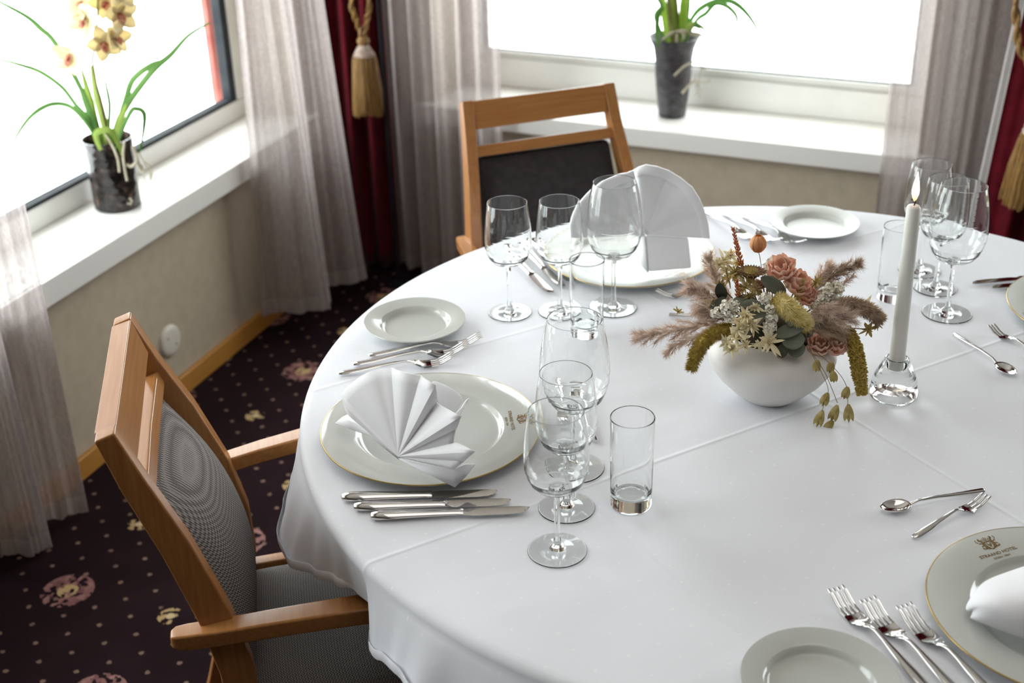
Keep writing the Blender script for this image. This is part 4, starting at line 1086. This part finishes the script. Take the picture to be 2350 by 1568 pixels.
def spike(name, label, px, w, matl, glen=.007, gw=.0016, n=60, bris=0, rad=.003, taper=True):
    """ear of grain along the pixel path"""
    P = [bq(x, y, w) for x, y in px]; s = sprig(name, label); C = bz(P, 20); mb = MB(); N_ = len(C)
    for k in range(n):
        t = k / n; i = min(N_ - 2, int(t * (N_ - 1))); p = C[i]; d = (C[i + 1] - C[i]).normalized()
        u = d.orthogonal().normalized(); v = d.cross(u); an = k * 2.4; o_ = u * cos(an) + v * sin(an)
        sc = (1 - .45 * t) if taper else 1
        grain(mb, p + o_ * rad * sc * .3, d + o_ * .55 + rv(.1), glen * sc * rnd.uniform(.85, 1.15), gw * sc)
        if bris: spine(mb, p + o_ * rad * .5, d + o_ * .5, glen * bris, .0002)
    mb.tube(C, .0008, 6); mb.build('ear', matl, s, rel=True, angle=30); stemto(s, P[0]); return s
def foxtail(name, label, px, w, matl, r, bl, n=900, core=None, tuft=False):
    """cylindrical bristly head; px from base to tip, w a number or list"""
    ws = w if hasattr(w, '__len__') else [w] * len(px)
    P = [bq(x, y, q) for (x, y), q in zip(px, ws)]; s = sprig(name, label); C = bz(P, 14); N_ = len(C); mb = MB()
    def rr(t): return r * (min(1, (t * 7 + .25)) ** .6) * (1 - max(0, t - .75) * 2.0)
    mb.tube(C, [max(.0008, rr(i / (N_ - 1)) * .8) for i in range(N_)], 12)
    for k in range(n):
        t = rnd.random(); f = t * (N_ - 1); i = min(N_ - 2, int(f)); p = C[i].lerp(C[i + 1], f - i); d = (C[i + 1] - C[i]).normalized()
        u = d.orthogonal().normalized(); v = d.cross(u); an = rnd.uniform(0, 2 * pi); o_ = u * cos(an) + v * sin(an); q = rr(t)
        if tuft: grain(mb, p + o_ * q * .7, o_ + d * .35 + rv(.25), bl * rnd.uniform(.7, 1.2), bl * .38)
        else:
            spine(mb, p + o_ * q * .75, o_ + d * .5 + rv(.2), bl * rnd.uniform(.7, 1.3), bl * .085)
    h = mb.build('head', matl, s, rel=True, smooth=not tuft, fix=False); h['kind'] = 'stuff'
    stemto(s, P[0], .0012); return s
def plume(name, label, px, w, matl, spread, n=1200, hl=.012, w1=None, branches=9):
    """feathery grass: side twigs along the axis, all covered with fine hairs"""
    ws = w if hasattr(w, '__len__') else [w] * len(px)
    P = [bq(x, y, q) for (x, y), q in zip(px, ws)]; s = sprig(name, label); C = bz(P, 12); N_ = len(C); mb = MB(); mb.tube(C, [.0010 * (1 - .7 * i / N_) for i in range(N_)], 5)
    tw = []
    for k in range(branches * 3):
        t = (k + .5) / (branches * 3) * .93; i = min(N_ - 2, int(t * (N_ - 1))); d = (C[i + 1] - C[i]).normalized(); u = d.orthogonal().normalized(); v = d.cross(u)
        an = k * 2.4; o_ = u * cos(an) + v * sin(an); l = spread * (1 - .55 * t) * rnd.uniform(.6, 1.1); dd_ = (d * 1.15 + o_ * .8 + rv(.15)).normalized()
        a = C[i]; b = a + dd_ * l * .5; c = a + dd_ * l + Vector((0, 0, -.0 - .12 * l)) + d * l * .25; tw.append((a, b, c, l))
    for a, b, c, l in tw: mb.tube([a, b, c], [.0005, .0004, .0002], 4)
    n = int(n * 1.7); hl = hl * 1.35
    for k in range(n):
        if rnd.random() < .82:
            a, b, c, l = rnd.choice(tw); t = rnd.random() ** .8; p = a.lerp(b, t * 2) if t < .5 else b.lerp(c, t * 2 - 1); d = (c - a).normalized()
        else:
            i = rnd.randrange(N_ // 3, N_ - 1); p = C[i]; d = (C[min(i + 1, N_ - 1)] - C[i - 1]).normalized()
        spine(mb, p + rv(.0010), d * 1.0 + rv(.8), hl * rnd.uniform(.35, 1.1), .00030)
    h = mb.build('feathery_head', matl, s, rel=True, smooth=False, fix=False); h['kind'] = 'stuff'; stemto(s, P[0], .001); return s
def starspray(name, label, spots, matl=None, size=.012):
    """bleached seed stars: pointed husks radiating from each centre"""
    s = sprig(name, label)
    for (x, y, w, k) in spots:
        c = bq(x, y, w); mb = MB(); ax = (CAM - c).normalized() + rv(.35); ax.normalize(); u = ax.orthogonal().normalized(); v = ax.cross(u); n = rnd.randint(12, 16)
        for i in range(n):
            an = 2 * pi * i / n + rnd.uniform(-.25, .25); d = u * cos(an) + v * sin(an) + ax * rnd.uniform(-.2, 1.3)
            petal(mb, c, d, ax, size * k * rnd.uniform(.65, 1.6), size * k * rnd.uniform(.10, .20), .3 * rnd.uniform(-1.5, 1.5))
        for i in range(4): petal(mb, c + ax * .001, ax + rv(.5), u, size * k * .6, size * k * .13, .1)
        mb.build('husk_star', matl or M['cream'], s, rel=True, angle=180, solid=.0003)
    stemto(s, bq(*spots[0][:3]), .0009); return s
def leaf(name, label, spots, matl, cat='dried leaf'):
    """each spot: base px, tip px, half width, depth"""
    s = sprig(name, label, cat)
    for (x0, y0, x1, y1, hw, w, roll) in spots:
        a, b = bq(x0, y0, w), bq(x1, y1, w + .006); d = b - a; l = d.length; d.normalize(); nn = (CAM - a).normalized(); sd = d.cross(nn).normalized(); nn = sd.cross(d)
        sd2 = sd * cos(roll) + nn * sin(roll); nn2 = nn * cos(roll) - sd * sin(roll); rows = []
        for i in range(13):
            t = i / 12; ww = hw * sin(pi * min(.999, max(.001, t))) ** .55; c = a + d * l * t - nn2 * (.10 * l * (2 * t - 1) ** 2)
            rows.append([c + sd2 * ww * q + nn2 * (.10 * ww * (q * q)) for q in (-1, -.75, -.4, 0, .4, .75, 1)])
        mb = MB(); mb.grid(rows); mb.build('leaf', matl, s, rel=True, angle=180, solid=.0006)
    stemto(s, bq(spots[0][0], spots[0][1], spots[0][5]), .001); return s
def blob(name, label, spots, matl=None):
    """statice: crumbly clusters of tiny cups"""
    s = sprig(name, label)
    for (x, y, w, r) in spots:
        c = bq(x, y, w); mb = MB()
        for k in range(70):
            d = rv().normalized(); p = c + d * r * rnd.uniform(.45, 1); q = r * rnd.uniform(.24, .42)
            u = d.orthogonal().normalized(); v = d.cross(u); V = [p + d * q * .2]; 
            for i in range(6): an = i * pi / 3 + rnd.random(); V.append(p + (u * cos(an) + v * sin(an)) * q * rnd.uniform(.7, 1.1) + d * q * rnd.uniform(.3, .9))
            V.append(p - d * q * .8)
            mb.add(V, [(0, i + 1, (i + 1) % 6 + 1) for i in range(6)] + [(7, (i + 1) % 6 + 1, i + 1) for i in range(6)])
        b = mb.build('floret_cluster', matl or M['statice'], s, rel=True, smooth=False)
    stemto(s, bq(*spots[0][:3]), .0009); return s
def rose(name, label, blobs, matl, cat='dried flower'):
    """crumpled papery petals wrapped round a centre"""
    s = sprig(name, label)
    for (x, y, w, r, tilt) in blobs:
        c = bq(x, y, w); ax = (Vector((tilt, -.55, .85))).normalized(); u = ax.orthogonal().normalized(); v = ax.cross(u)
        for ring, (n, rr, hh) in enumerate(((6, 1.0, .55), (5, .72, .75), (4, .42, .85))):
            for i in range(n):
                an = 2 * pi * (i + .5 * ring) / n + rnd.uniform(-.2, .2); rows = []
                for j in range(7):
                    t = j / 6; row = []
                    for k in range(7):
                        q = (k / 6 - .5) * 2; a2 = an + q * (pi / n) * 1.35
                        rad_ = r * rr * (.25 + .90 * sin(t * pi * .62)) * (1 + .13 * sin(5 * q + i * 2 + ring) * t + .06 * sin(11 * q + i) * t)
                        h_ = r * (-.75 + 1.45 * t * hh / .7 * (1 - .20 * q * q * t)) + r * .12 * sin(6 * q + i * 1.7) * t
                        row.append(c + (u * cos(a2) + v * sin(a2)) * rad_ + ax * h_)
                    rows.append(row)
                mb = MB(); mb.grid(rows); mb.build('petal', matl, s, rel=True, angle=180, solid=.0003)
    stemto(s, bq(*blobs[0][:3]) + Vector((0, .004, -.01)), .0011); return s

spike('rust_grass_spike', 'tall rust orange seed spike rising above the left of the bouquet', [(1702, 612), (1694, 578), (1688, 550), (1682, 524)], .0, M['rust'], .0085, .0019, 54, rad=.004)
spike('rust_grass_spike', 'short rust orange seed spike low in the bouquet beneath the brown cone flower', [(1695, 682), (1692, 660), (1690, 643)], .035, M['rust'], .0075, .0019, 30, rad=.004)
spike('wheat_ear', 'gold green wheat ear right of the yellow bristly head', [(1826, 690), (1836, 668), (1843, 643)], .035, M['wheat'], .009, .0020, 44, 1.1, .004)
spike('wheat_ear', 'pale gold wheat ear in the middle, left of the grey green leaf', [(1755, 690), (1742, 668), (1728, 644)], .035, M['wheat'], .009, .0019, 44, 1.0, .004)
spike('wheat_ear', 'straw wheat ear beneath the brown cone flower, lying to the left', [(1738, 672), (1716, 656), (1698, 640)], .030, M['cream'], .009, .0019, 40, 1.0, .004)
# orange bud
s = sprig('dried_bud', 'small orange papery bud on a thin bare stem above the bouquet'); c = bq(1740, 558, -.012)
for i in range(9):
    an = 2 * pi * i / 9; mb = MB(); rows = []
    for j in range(8):
        t = j / 7; rows.append([c + Vector((cos(an + q * .42) * .0118 * sin(pi * (.12 + .80 * t)) ** .7, sin(an + q * .42) * .0118 * sin(pi * (.12 + .80 * t)) ** .7 * (1 + .04 * q), -.0125 + .0245 * t)) + Vector((0, 0, .0015 * abs(q) * -t)) for q in (-1, -.5, 0, .5, 1)])
    mb.grid(rows); mb.build('petal', M['orange'], s, rel=True, angle=180, solid=.0004)
mb = MB(); mb.lathe([(0, -.014), (.004, -.013), (.0065, -.009), (.003, -.0105)], 10, o=c); mb.build('calyx', M['brown'], s, rel=True)
stemto(s, c + Vector((.001, 0, -.013)), .0005, mid=bq(1747, 612, -.012))
# brown cone flower
s = sprig('cone_flower', 'dark brown open cone flower with a scaly cup near the top of the bouquet'); c = bq(1722, 634, .022)
for ring in range(5):
    for i in range(16):
        an = 2 * pi * (i + .5 * (ring % 2)) / 16; d = Vector((cos(an), sin(an), -.05 + ring * .16)); mb = MB()
        petal(mb, c + Vector((cos(an), sin(an), 0)) * (.0045 + .0012 * ring) + Vector((0, 0, .004 - .0016 * ring + .003)), d, (0, 0, 1), .0185 - .0030 * ring, .0021, .10, jit=.0006); mb.build('scale', M['brown'], s, rel=True, angle=180, solid=.0004)
mb = MB()
for k in range(160):
    an = rnd.uniform(0, 2 * pi); q = rnd.random() ** .5 * .0085; spine(mb, c + Vector((cos(an) * q, sin(an) * q, .007)), Vector((cos(an) * .3, sin(an) * .3, 1)), .006, .0004)
mb.lathe([(0, -.012), (.004, -.010), (.0085, .0), (.009, .0075), (0, .008)], 16, o=c); h = mb.build('disc', M['wheat'], s, rel=True); h['kind'] = 'stuff'; stemto(s, c + Vector((0, 0, -.012)), .0012)
rose('peach_flower', 'large crumpled peach flower at the top right of the bouquet', [(1794, 616, .020, .0175, -.35)], M['peach'])
rose('peach_flower', 'crumpled peach flower directly right below the topmost peach one', [(1828, 650, .022, .0185, .45)], M['peach'])
rose('peach_flower', 'round peach flower at the lower right rim of the white bowl', [(1912, 790, .035, .0170, .35)], M['peach'])
rose('peach_flower', 'peach flower half hidden low behind the grey plume, near the bowl rim', [(1880, 792, .045, .0150, .0)], M['peach'])
rose('peach_flower', 'small peach scrap of petals under the brown cone flower', [(1739, 655, .030, .0075, .0)], M['peach'])
rose('peach_flower', 'brick pink flower deep in the bouquet between the plume and the wheat ear', [(1852, 680, .018, .014, .1)], M['peach'])
foxtail('bristle_grass', 'thick pale yellow bristly seed head in the middle of the bouquet', [(1782, 690), (1800, 700), (1825, 722), (1852, 748)], [.045, .060, .066, .064], M['yellow'], .0132, .0072, 2400)
foxtail('millet_head', 'olive gold millet head drooping over the left side of the bowl', [(1682, 754), (1650, 762), (1618, 782), (1598, 812), (1586, 848)], [.052, .058, .060, .058, .055], M['olive'], .0092, .0066, 2600)
foxtail('millet_head', 'dark olive millet head drooping over the right side of the bowl', [(1935, 752), (1958, 790), (1970, 840), (1978, 904)], [.02, .03, .035, .035], M['olive'], .0112, .0050, 1000, tuft=True)
foxtail('hare_tail_grass', 'grey brown bristly grass head pointing right towards the candle', [(1905, 700), (1950, 700), (1990, 712), (2024, 735)], [.01, .012, .014, .014], M['plume_b'], .0100, .0075, 2200)
plume('pampas_plume', 'long mauve pampas plume reaching furthest left over the table', [(1680, 742), (1620, 748), (1560, 756), (1500, 768), (1462, 772)], [.03, .035, .03, .02, .015], M['mauve'], .030, 2000, .012)
plume('pampas_plume', 'mauve pampas plume pointing up left beside the far charger plate', [(1680, 700), (1650, 660), (1635, 625), (1625, 590)], [.01, .005, .0, -.005], M['mauve'], .026, 1400, .010)
plume('pampas_plume', 'soft mauve pampas plume on the left, above the longest one', [(1685, 715), (1645, 690), (1610, 672), (1584, 662)], .015, M['mauve'], .032, 1700, .012)
plume('pampas_plume', 'mauve pampas plume low on the left, its dark tip hanging by the millet', [(1660, 745), (1610, 770), (1560, 788), (1524, 812)], [.045, .05, .045, .04], M['mauve'], .018, 900, .010)
plume('pampas_plume', 'short full mauve pampas plume at the left of the white blossoms', [(1680, 725), (1645, 715), (1605, 712)], .035, M['mauve'], .030, 1500, .012)
plume('pampas_plume', 'brown plume rising to the upper right, tip nearest the candle', [(1855, 690), (1890, 650), (1930, 622), (1974, 604)], [.0, -.005, -.01, -.012], M['plume_b'], .026, 1600, .010)
plume('pampas_plume', 'pale mauve plume tuft behind the upper right plume', [(1865, 668), (1885, 635), (1905, 612)], -.015, M['mauve'], .022, 800, .009)
plume('pampas_plume', 'thin wispy plume twig pointing right, above the white blossoms', [(1895, 690), (1925, 660), (1962, 632)], -.005, M['mauve'], .012, 260, .008)
plume('pampas_plume', 'large fluffy mauve plume in the right half of the bouquet', [(1852, 722), (1880, 722), (1915, 728), (1950, 726)], [.035, .042, .04, .03], M['mauve'], .036, 2600, .013)
plume('pampas_plume', 'fluffy brown grey plume below the large mauve one on the right', [(1842, 750), (1875, 750), (1905, 752), (1932, 766)], [.05, .052, .048, .04], M['plume_b'], .030, 2000, .012)
starspray('bleached_seed_spray', 'spray of cream seed stars spilling over the front left of the bowl', [(1714, 724, .070, 1.05), (1700, 740, .07, .9), (1690, 772, .074, 1.2), (1680, 800, .07, 1.1), (1706, 775, .078, 1.0), (1728, 752, .072, .9)])
starspray('bleached_seed_spray', 'cream seed stars climbing between the statice and the yellow bristly head', [(1735, 705, .055, .9), (1722, 742, .074, 1.1), (1696, 756, .076, 1.1), (1710, 796, .082, .9), (1668, 788, .07, .9)])
starspray('bleached_seed_spray', 'single large cream seed star at the front rim of the bowl', [(1764, 786, .080, 1.45), (1742, 790, .078, .8)])
starspray('bleached_seed_spray', 'loose cream seed spray at the top left of the bouquet', [(1662, 598, -.005, 1.1), (1676, 586, -.01, 1.0), (1650, 606, .0, .8), (1668, 618, .005, .9), (1690, 604, -.01, .7)])
starspray('bleached_seed_spray', 'cream seed husks beneath the grass head pointing right', [(1994, 756, .015, 1.0), (2012, 742, .012, .7)], M['wheat'])
starspray('bleached_seed_spray', 'cream husks fanning above the grass head pointing right', [(1985, 705, .0, 1.2), (1960, 695, .0, .8)], M['cream'])
starspray('bleached_seed_spray', 'straw coloured husks in the upper middle left of the bouquet', [(1652, 655, .02, .9), (1672, 640, .02, .9), (1688, 628, .02, .9), (1708, 660, .03, .9), (1720, 680, .035, .8), (1762, 655, .03, .8)], M['wheat'])
starspray('bleached_seed_spray', 'straw husks low on the left edge of the plumes', [(1632, 700, .035, .9), (1556, 716, .02, .6)], M['wheat'])
starspray('bleached_seed_spray', 'straw husks between the peach flowers and the upper right plume', [(1872, 648, .015, .9), (1903, 690, .015, .6), (1850, 758, .06, .8)], M['wheat'])
blob('statice_sprig', 'cream white statice blossoms left of the round grey green leaf', [(1668, 708, .055, .0105), (1650, 716, .055, .008), (1682, 702, .055, .008), (1678, 728, .06, .008), (1640, 720, .055, .006)])
blob('statice_sprig', 'cream white statice blossoms in a column left of the yellow bristly head', [(1768, 710, .058, .008), (1770, 730, .062, .009), (1766, 750, .066, .009), (1756, 686, .05, .0085)])
blob('statice_sprig', 'cream white statice blossoms right of the peach flowers', [(1912, 668, .012, .012), (1886, 688, .02, .010), (1870, 698, .025, .009), (1925, 662, .01, .008), (1898, 676, .018, .009)])
blob('statice_sprig', 'pale statice tuft behind the topmost peach flower', [(1772, 604, -.005, .009), (1762, 618, .0, .009), (1784, 596, -.01, .006)])
leaf('eucalyptus_leaf', 'long grey green eucalyptus leaf lying under the topmost peach flower', [(1748, 636, 1806, 676, .0105, .040, .2)], M['euca'])
leaf('eucalyptus_leaf', 'large round grey green eucalyptus leaf in the middle left of the bouquet', [(1702, 736, 1752, 700, .0200, .052, .1), (1680, 690, 1740, 694, .011, .038, .5)], M['euca'])
leaf('eucalyptus_leaf', 'narrow dark eucalyptus leaves on the left between the plumes', [(1660, 690, 1650, 652, .0085, .040, .2), (1625, 724, 1662, 682, .0075, .045, .3)], M['euca_d'])
leaf('eucalyptus_leaf', 'fan of grey green eucalyptus leaves over the front right rim of the bowl', [(1775, 770, 1846, 748, .0100, .072, .2), (1793, 782, 1848, 778, .0140, .076, .1), (1806, 806, 1848, 796, .0125, .072, .2), (1800, 740, 1820, 726, .0110, .066, .3)], M['euca'])
leaf('eucalyptus_leaf', 'dark eucalyptus leaves hanging at the front rim of the bowl', [(1786, 820, 1806, 790, .0085, .070, .3), (1836, 748, 1856, 772, .010, .058, .4), (1720, 748, 1760, 766, .013, .045, .3)], M['euca_d'])
# hanging oats
s = sprig('oat_sprig', 'oat stems with drooping green straw husks hanging over the right side of the bowl', 'dried grass')
main = bz([bq(1856, 800, .07), bq(1890, 850, .10), bq(1908, 890, .10), bq(1922, 925, .10)], 8)
st2 = bz([bq(1862, 800, .07), bq(1905, 835, .09), bq(1940, 880, .09), bq(1946, 930, .09)], 8)
st3 = bz([bq(1856, 800, .07), bq(1872, 830, .09), bq(1900, 890, .10), bq(1892, 925, .10), bq(1886, 945, .10)], 8)
for c_ in (main, st2, st3):
    mb = MB(); mb.tube(c_, .00045, 5); mb.build('stem', M['stem'], s, rel=True)
for x, y, x2, y2, w in ((1876, 826, 1872, 856, .09), (1909, 830, 1903, 858, .092), (1912, 852, 1914, 880, .10), (1946, 888, 1936, 918, .09), (1900, 902, 1886, 934, .10), (1888, 942, 1873, 982, .10), (1922, 930, 1906, 970, .10), (1947, 928, 1948, 972, .09), (1912, 966, 1890, 992, .10)):
    a, b = bq(x, y, w), bq(x2, y2, w); d = b - a; mb = MB()
    for q in (-1, 0, 1):
        side = d.cross(CAM - a).normalized(); petal(mb, a, d + side * q * d.length * .22, (CAM - a) * (1 if q else -1), d.length * (1 - .12 * abs(q)), .0038, .06)
    mb.build('husk', M['oat'], s, rel=True, angle=180, solid=.0004)
    mb = MB()
    for q in (-.3, .0, .3): spine(mb, a + d * .4, d + d.cross(CAM - a).normalized() * q * d.length, d.length * .75, .0003)
    mb.build('awn', M['brown'], s, rel=True, smooth=False)

# ------------------------------------------------------------------ orchids on the window sills
M['leafg'] = dmt('orchid_leaf_green', (.13, .27, .08), (.26, .44, .16), 12, .5)
M['leafy'] = dmt('yellow_green_bulb', (.32, .44, .10), (.48, .58, .20), 12, .5)
M['dkstem'] = dm('dark_flower_stem', (.10, .10, .03), (.22, .22, .06), 30, .5)
M['orchid'] = dmt('pale_yellow_orchid_petal', (.80, .70, .42), (.90, .82, .60), 25, .45)
M['lip'] = dmt('red_spotted_lip', (.35, .02, .015), (.85, .55, .38), 120, .4)
M['root'] = dm('pale_aerial_root', (.42, .38, .27), (.58, .54, .42), 60, .7)
m = M['bark'] = mat('dark_bark_mix', (.03, .022, .02), .5); vary(m, (.008, .007, .007), (.07, .045, .035), 45); bump(m, noise(m, 60, 3), .8, .004)
m = M['crackle'] = mat('clear_vase_glass_over_bark', (.02, .018, .018), .12); 
vv_ = N(m, 'ShaderNodeTexVoronoi'); vv_.inputs['Scale'].default_value = 70; L(m, objc(m), vv_.inputs['Vector'])
L(m, ramp(m, noise(m, 38, 4), [(.40, (.008, .007, .008)), (.60, (.035, .025, .022)), (.72, (.16, .11, .09))]), B(m).inputs['Base Color']); bump(m, vv_.outputs['Distance'], .35, .003)
m = M['stonepot'] = mat('charcoal_rough_pot', (.045, .04, .045), .5); vary(m, (.02, .018, .02), (.085, .078, .085), 45); bump(m, noise(m, 55, 4), .8, .004)
def sleaf(pts, w, parent, matl, name='leaf', twist=0.):
    """strap leaf: pts are world points, w the half widths"""
    C = bz(pts, 10); n = len(C); rows = []
    for i, p in enumerate(C):
        t = i / (n - 1); d = (C[min(i + 1, n - 1)] - C[max(i - 1, 0)]).normalized(); s_ = d.cross((CAM - p)).normalized(); nn = s_.cross(d)
        a = .5 + twist * t; s2 = s_ * cos(a) + nn * sin(a); up_ = nn * cos(a) - s_ * sin(a)
        ww = w * (min(1, .55 + t * 2)) * (1 - max(0, t - .6) / .4 * .72)
        rows.append([p - s2 * ww + up_ * ww * .35, p, p + s2 * ww + up_ * ww * .35])
    mb = MB(); mb.grid(rows); return mb.build(name, matl, parent, rel=True, angle=180, solid=.0008)
# left vase and orchid
VL = Vector((-.980, 3.100, ZS + .0005)); hv = .178
mb = MB(); mb.lathe([(0, .001), (.053, .001), (.057, .004), (.0575, .02), (.0578, .09), (.0600, hv * .9), (.0615, hv), (.0580, hv), (.056, hv * .9), (.0545, .10), (0, .10)], 48)
va = mb.build('glass_vase', M['crackle'], angle=50); va.location = VL; tag(va, 'dark crackled glass vase with an orchid on the left window sill', 'vase')
bkm = MB()
for k in range(26):
    an = rnd.uniform(0, 2 * pi); q = rnd.uniform(0, .036); bkm.box((cos(an) * q, sin(an) * q, rnd.uniform(.104, .122)), (.022, .014, .010), mathutils.Euler((rnd.random() * 3, rnd.random() * 3, rnd.random() * 3)).to_matrix())
bo = bkm.build('bark_filling', M['bark'], va, smooth=False, bevel=.001); bo['kind'] = 'stuff'
hd = MB(); hd.tube([(0.036, -.043, .022), (.044, -.041, .018), (.047, -.038, .026), (.044, -.041, .034)], .003, 8); hd.build('pale_mark', M['root'], va)
orc = empty('orchid_plant', VL + Vector((0, 0, .11)), 0, 'orchid with yellow and red flowers and arching green leaves on the left window sill', 'plant')
YL = 3.08
def ly(pts, w, m_='leafg', dy=0., slope=0., name='leaf'):
    P = [at(x, y, YL + dy + slope * i) for i, (x, y) in enumerate(pts)]; return sleaf(P, w, orc, M[m_], name)
ly([(232, 345), (205, 290), (165, 246), (120, 238), (75, 262), (40, 308), (28, 345)], .0062, dy=-.0, slope=-.008)
ly([(235, 345), (205, 275), (175, 241), (143, 200), (94, 165), (49, 149), (0, 137), (-50, 134)], .0055, slope=-.01)
ly([(235, 345), (220, 290), (185, 200), (127, 98), (94, 65), (61, 37), (0, 4), (-60, -30)], .0068, slope=-.008)
ly([(250, 345), (268, 290), (282, 261), (310, 216), (355, 159), (392, 127), (433, 82), (480, 53)], .0085, slope=.006)
ly([(255, 345), (275, 280), (290, 230), (306, 184), (347, 151), (375, 140), (395, 128)], .0080, dy=.02, slope=.004)
ly([(262, 345), (298, 262), (315, 251), (330, 262), (329, 300), (320, 351)], .0065, dy=-.03)
ly([(232, 345), (222, 308), (249, 300), (266, 318), (280, 355)], .0085, m_='leafy', dy=-.05)
ly([(240, 345), (222, 290), (205, 220), (188, 160)], .0105, m_='leafy', dy=.0)
ly([(255, 345), (240, 280), (222, 210), (210, 150)], .0105, m_='leafy', dy=-.01)
ly([(228, 345), (212, 280), (192, 220), (172, 165)], .0075, m_='leafg', dy=.01)
ly([(255, 345), (250, 300), (252, 240), (243, 190), (238, 150)], .0045, m_='leafg', dy=.015)
ly([(262, 345), (275, 290), (290, 240)], .0100, m_='leafy', dy=-.01)
mb = MB(); mb.tube([at(x, y, YL - .015) - orc.location for x, y in ((250, 345), (240, 280), (222, 200), (212, 140), (222, 70), (225, 0), (222, -70))], [.0040, .0040, .0035, .003, .0028, .0025, .002], 8); mb.build('flower_stem', M['dkstem'], orc)
def bloom(px, py, dy, size, face, roll):
    c = at(px, py, YL + dy); ax = Vector(face).normalized(); u = ax.cross(Vector((0, 0, 1))).normalized(); v = u.cross(ax); fl_ = MB()
    for i in range(5):
        an = roll + pi / 2 + 2 * pi * i / 5; d = u * cos(an) + v * sin(an) + ax * .25; petal(fl_, c, d, ax, size * (1.12 if i else 1.18), size * .40, .22, n=7)
    b = fl_.build('bloom', M['orchid'], orc, rel=True, angle=180, solid=.0012)
    lp = MB(); petal(lp, c + ax * size * .12, ax * .8 - v * .55, v, size * .62, size * .24, -.35, n=6); petal(lp, c + ax * size * .1 + v * size * .05, ax - v * .2, -v, size * .38, size * .12, .3, n=5)
    l = lp.build('lip', M['lip'], b, angle=180, solid=.0015); 
    iv = orc.matrix_basis.inverted(); l.data.transform(iv)
for args in ((163, 125, -.03, .044, (-.5, -1, -.2), .2), (236, 98, -.03, .042, (.5, -1, .1), -.3), (262, 85, -.02, .038, (1, -.7, .2), .4), (196, 42, -.03, .042, (-.4, -1, .0), .5), (272, 32, -.02, .042, (.8, -1, .0), -.1), (190, 5, -.01, .042, (-.6, -1, .2), .1), (243, 5, .02, .040, (.2, -1, .3), .9), (275, -25, -.02, .042, (.8, -1, .1), .3), (205, -45, -.03, .042, (-.5, -1, .1), .6)): bloom(*args)
def roots(par_, starts, YY, rad=.0022):
    mb = MB()
    for path in starts: mb.tube(bz([at(x, y, YY) for x, y in path], 6), rad, 6)
    return mb.build('aerial_root', M['root'], par_, rel=True)
roots(orc, [[(242, 308), (258, 335), (270, 365), (274, 395)]], 3.03, .003); roots(orc, [[(285, 325), (283, 360), (288, 395), (292, 415)]], 3.025, .0032)
roots(orc, [[(305, 335), (315, 365), (322, 390), (330, 395)]], 3.035, .0045); roots(orc, [[(318, 350), (335, 380), (345, 400), (344, 440)], [(330, 370), (348, 385), (347, 412)], [(325, 378), (332, 410), (340, 425)]], 3.04, .0016)
roots(orc, [[(290, 378), (302, 382), (314, 372)]], 3.03, .004)
# right pot and plant
VR = Vector((.487, 3.715, ZS + .0005))
mb = MB(); mb.lathe([(0, .001), (.036, .001), (.040, .004), (.0425, .03), (.0455, .055), (.046, .062), (.052, .12), (.0545, .17), (.060, .205), (.0715, .228), (.0735, .233), (.070, .233), (.056, .205), (.050, .17), (0, .17)], 48)
vr = mb.build('flower_pot', M['stonepot'], angle=50); vr.location = VR; tag(vr, 'tall charcoal textured pot with a flared rim on the back window sill', 'pot')
op = empty('green_plant', VR + Vector((0, 0, .2)), 0, 'grassy green orchid plant without flowers in the charcoal pot', 'plant')
YR = 3.70
def lr(pts, w, m_='leafg', dy=0.): return sleaf([at(x, y, YR + dy) for x, y in pts], w, op, M[m_])
lr([(1560, 100), (1590, 41), (1615, 16), (1651, 2), (1682, 6), (1711, 29), (1735, 65), (1749, 118)], .0085)
lr([(1570, 100), (1598, 49), (1621, 31), (1641, 10), (1666, 14), (1688, 35), (1690, 57), (1682, 92)], .0075, dy=-.02)
lr([(1530, 100), (1505, 40), (1519, 14), (1505, -10), (1480, -40)], .0065, dy=-.01)
lr([(1523, 18), (1511, 31), (1507, 57), (1508, 85), (1511, 112)], .0080, dy=-.05)
lr([(1570, 100), (1590, 60), (1608, 62), (1622, 74)], .0075, m_='leafg', dy=-.03)
lr([(1560, 100), (1575, 70), (1592, 58), (1606, 66)], .0110, m_='leafy', dy=-.03)
for x0, x1, mm, w, dy in ((1536, 1522, 'leafy', .012, 0), (1548, 1540, 'leafy', .013, -.02), (1556, 1550, 'dkstem', .010, .0), (1566, 1572, 'leafy', .014, -.01), (1545, 1535, 'dkstem', .007, -.03), (1572, 1580, 'leafg', .009, .01)):
    lr([(x0, 105), (x0 * .6 + x1 * .4, 60), (x1, 0), (x1 + (x1 - x0) * .4, -60)], w, mm, dy)
roots(op, [[(1602, 140), (1585, 145), (1568, 154), (1547, 174)]], 3.655, .0035); roots(op, [[(1592, 186), (1580, 198), (1565, 214)]], 3.66, .004)
roots(op, [[(1520, 92), (1540, 78), (1565, 70), (1585, 78), (1605, 84)], [(1568, 70), (1570, 90)], [(1553, 78), (1554, 100)], [(1530, 85), (1545, 74), (1600, 76), (1612, 86)]], 3.665, .0035)
roots(op, [[(1596, 105), (1606, 125), (1610, 150), (1604, 180), (1606, 225)], [(1592, 180), (1600, 205), (1598, 218)], [(1600, 160), (1615, 158), (1622, 162)], [(1598, 185), (1618, 190), (1630, 182)], [(1594, 175), (1604, 200), (1612, 208)]], 3.70, .0014)
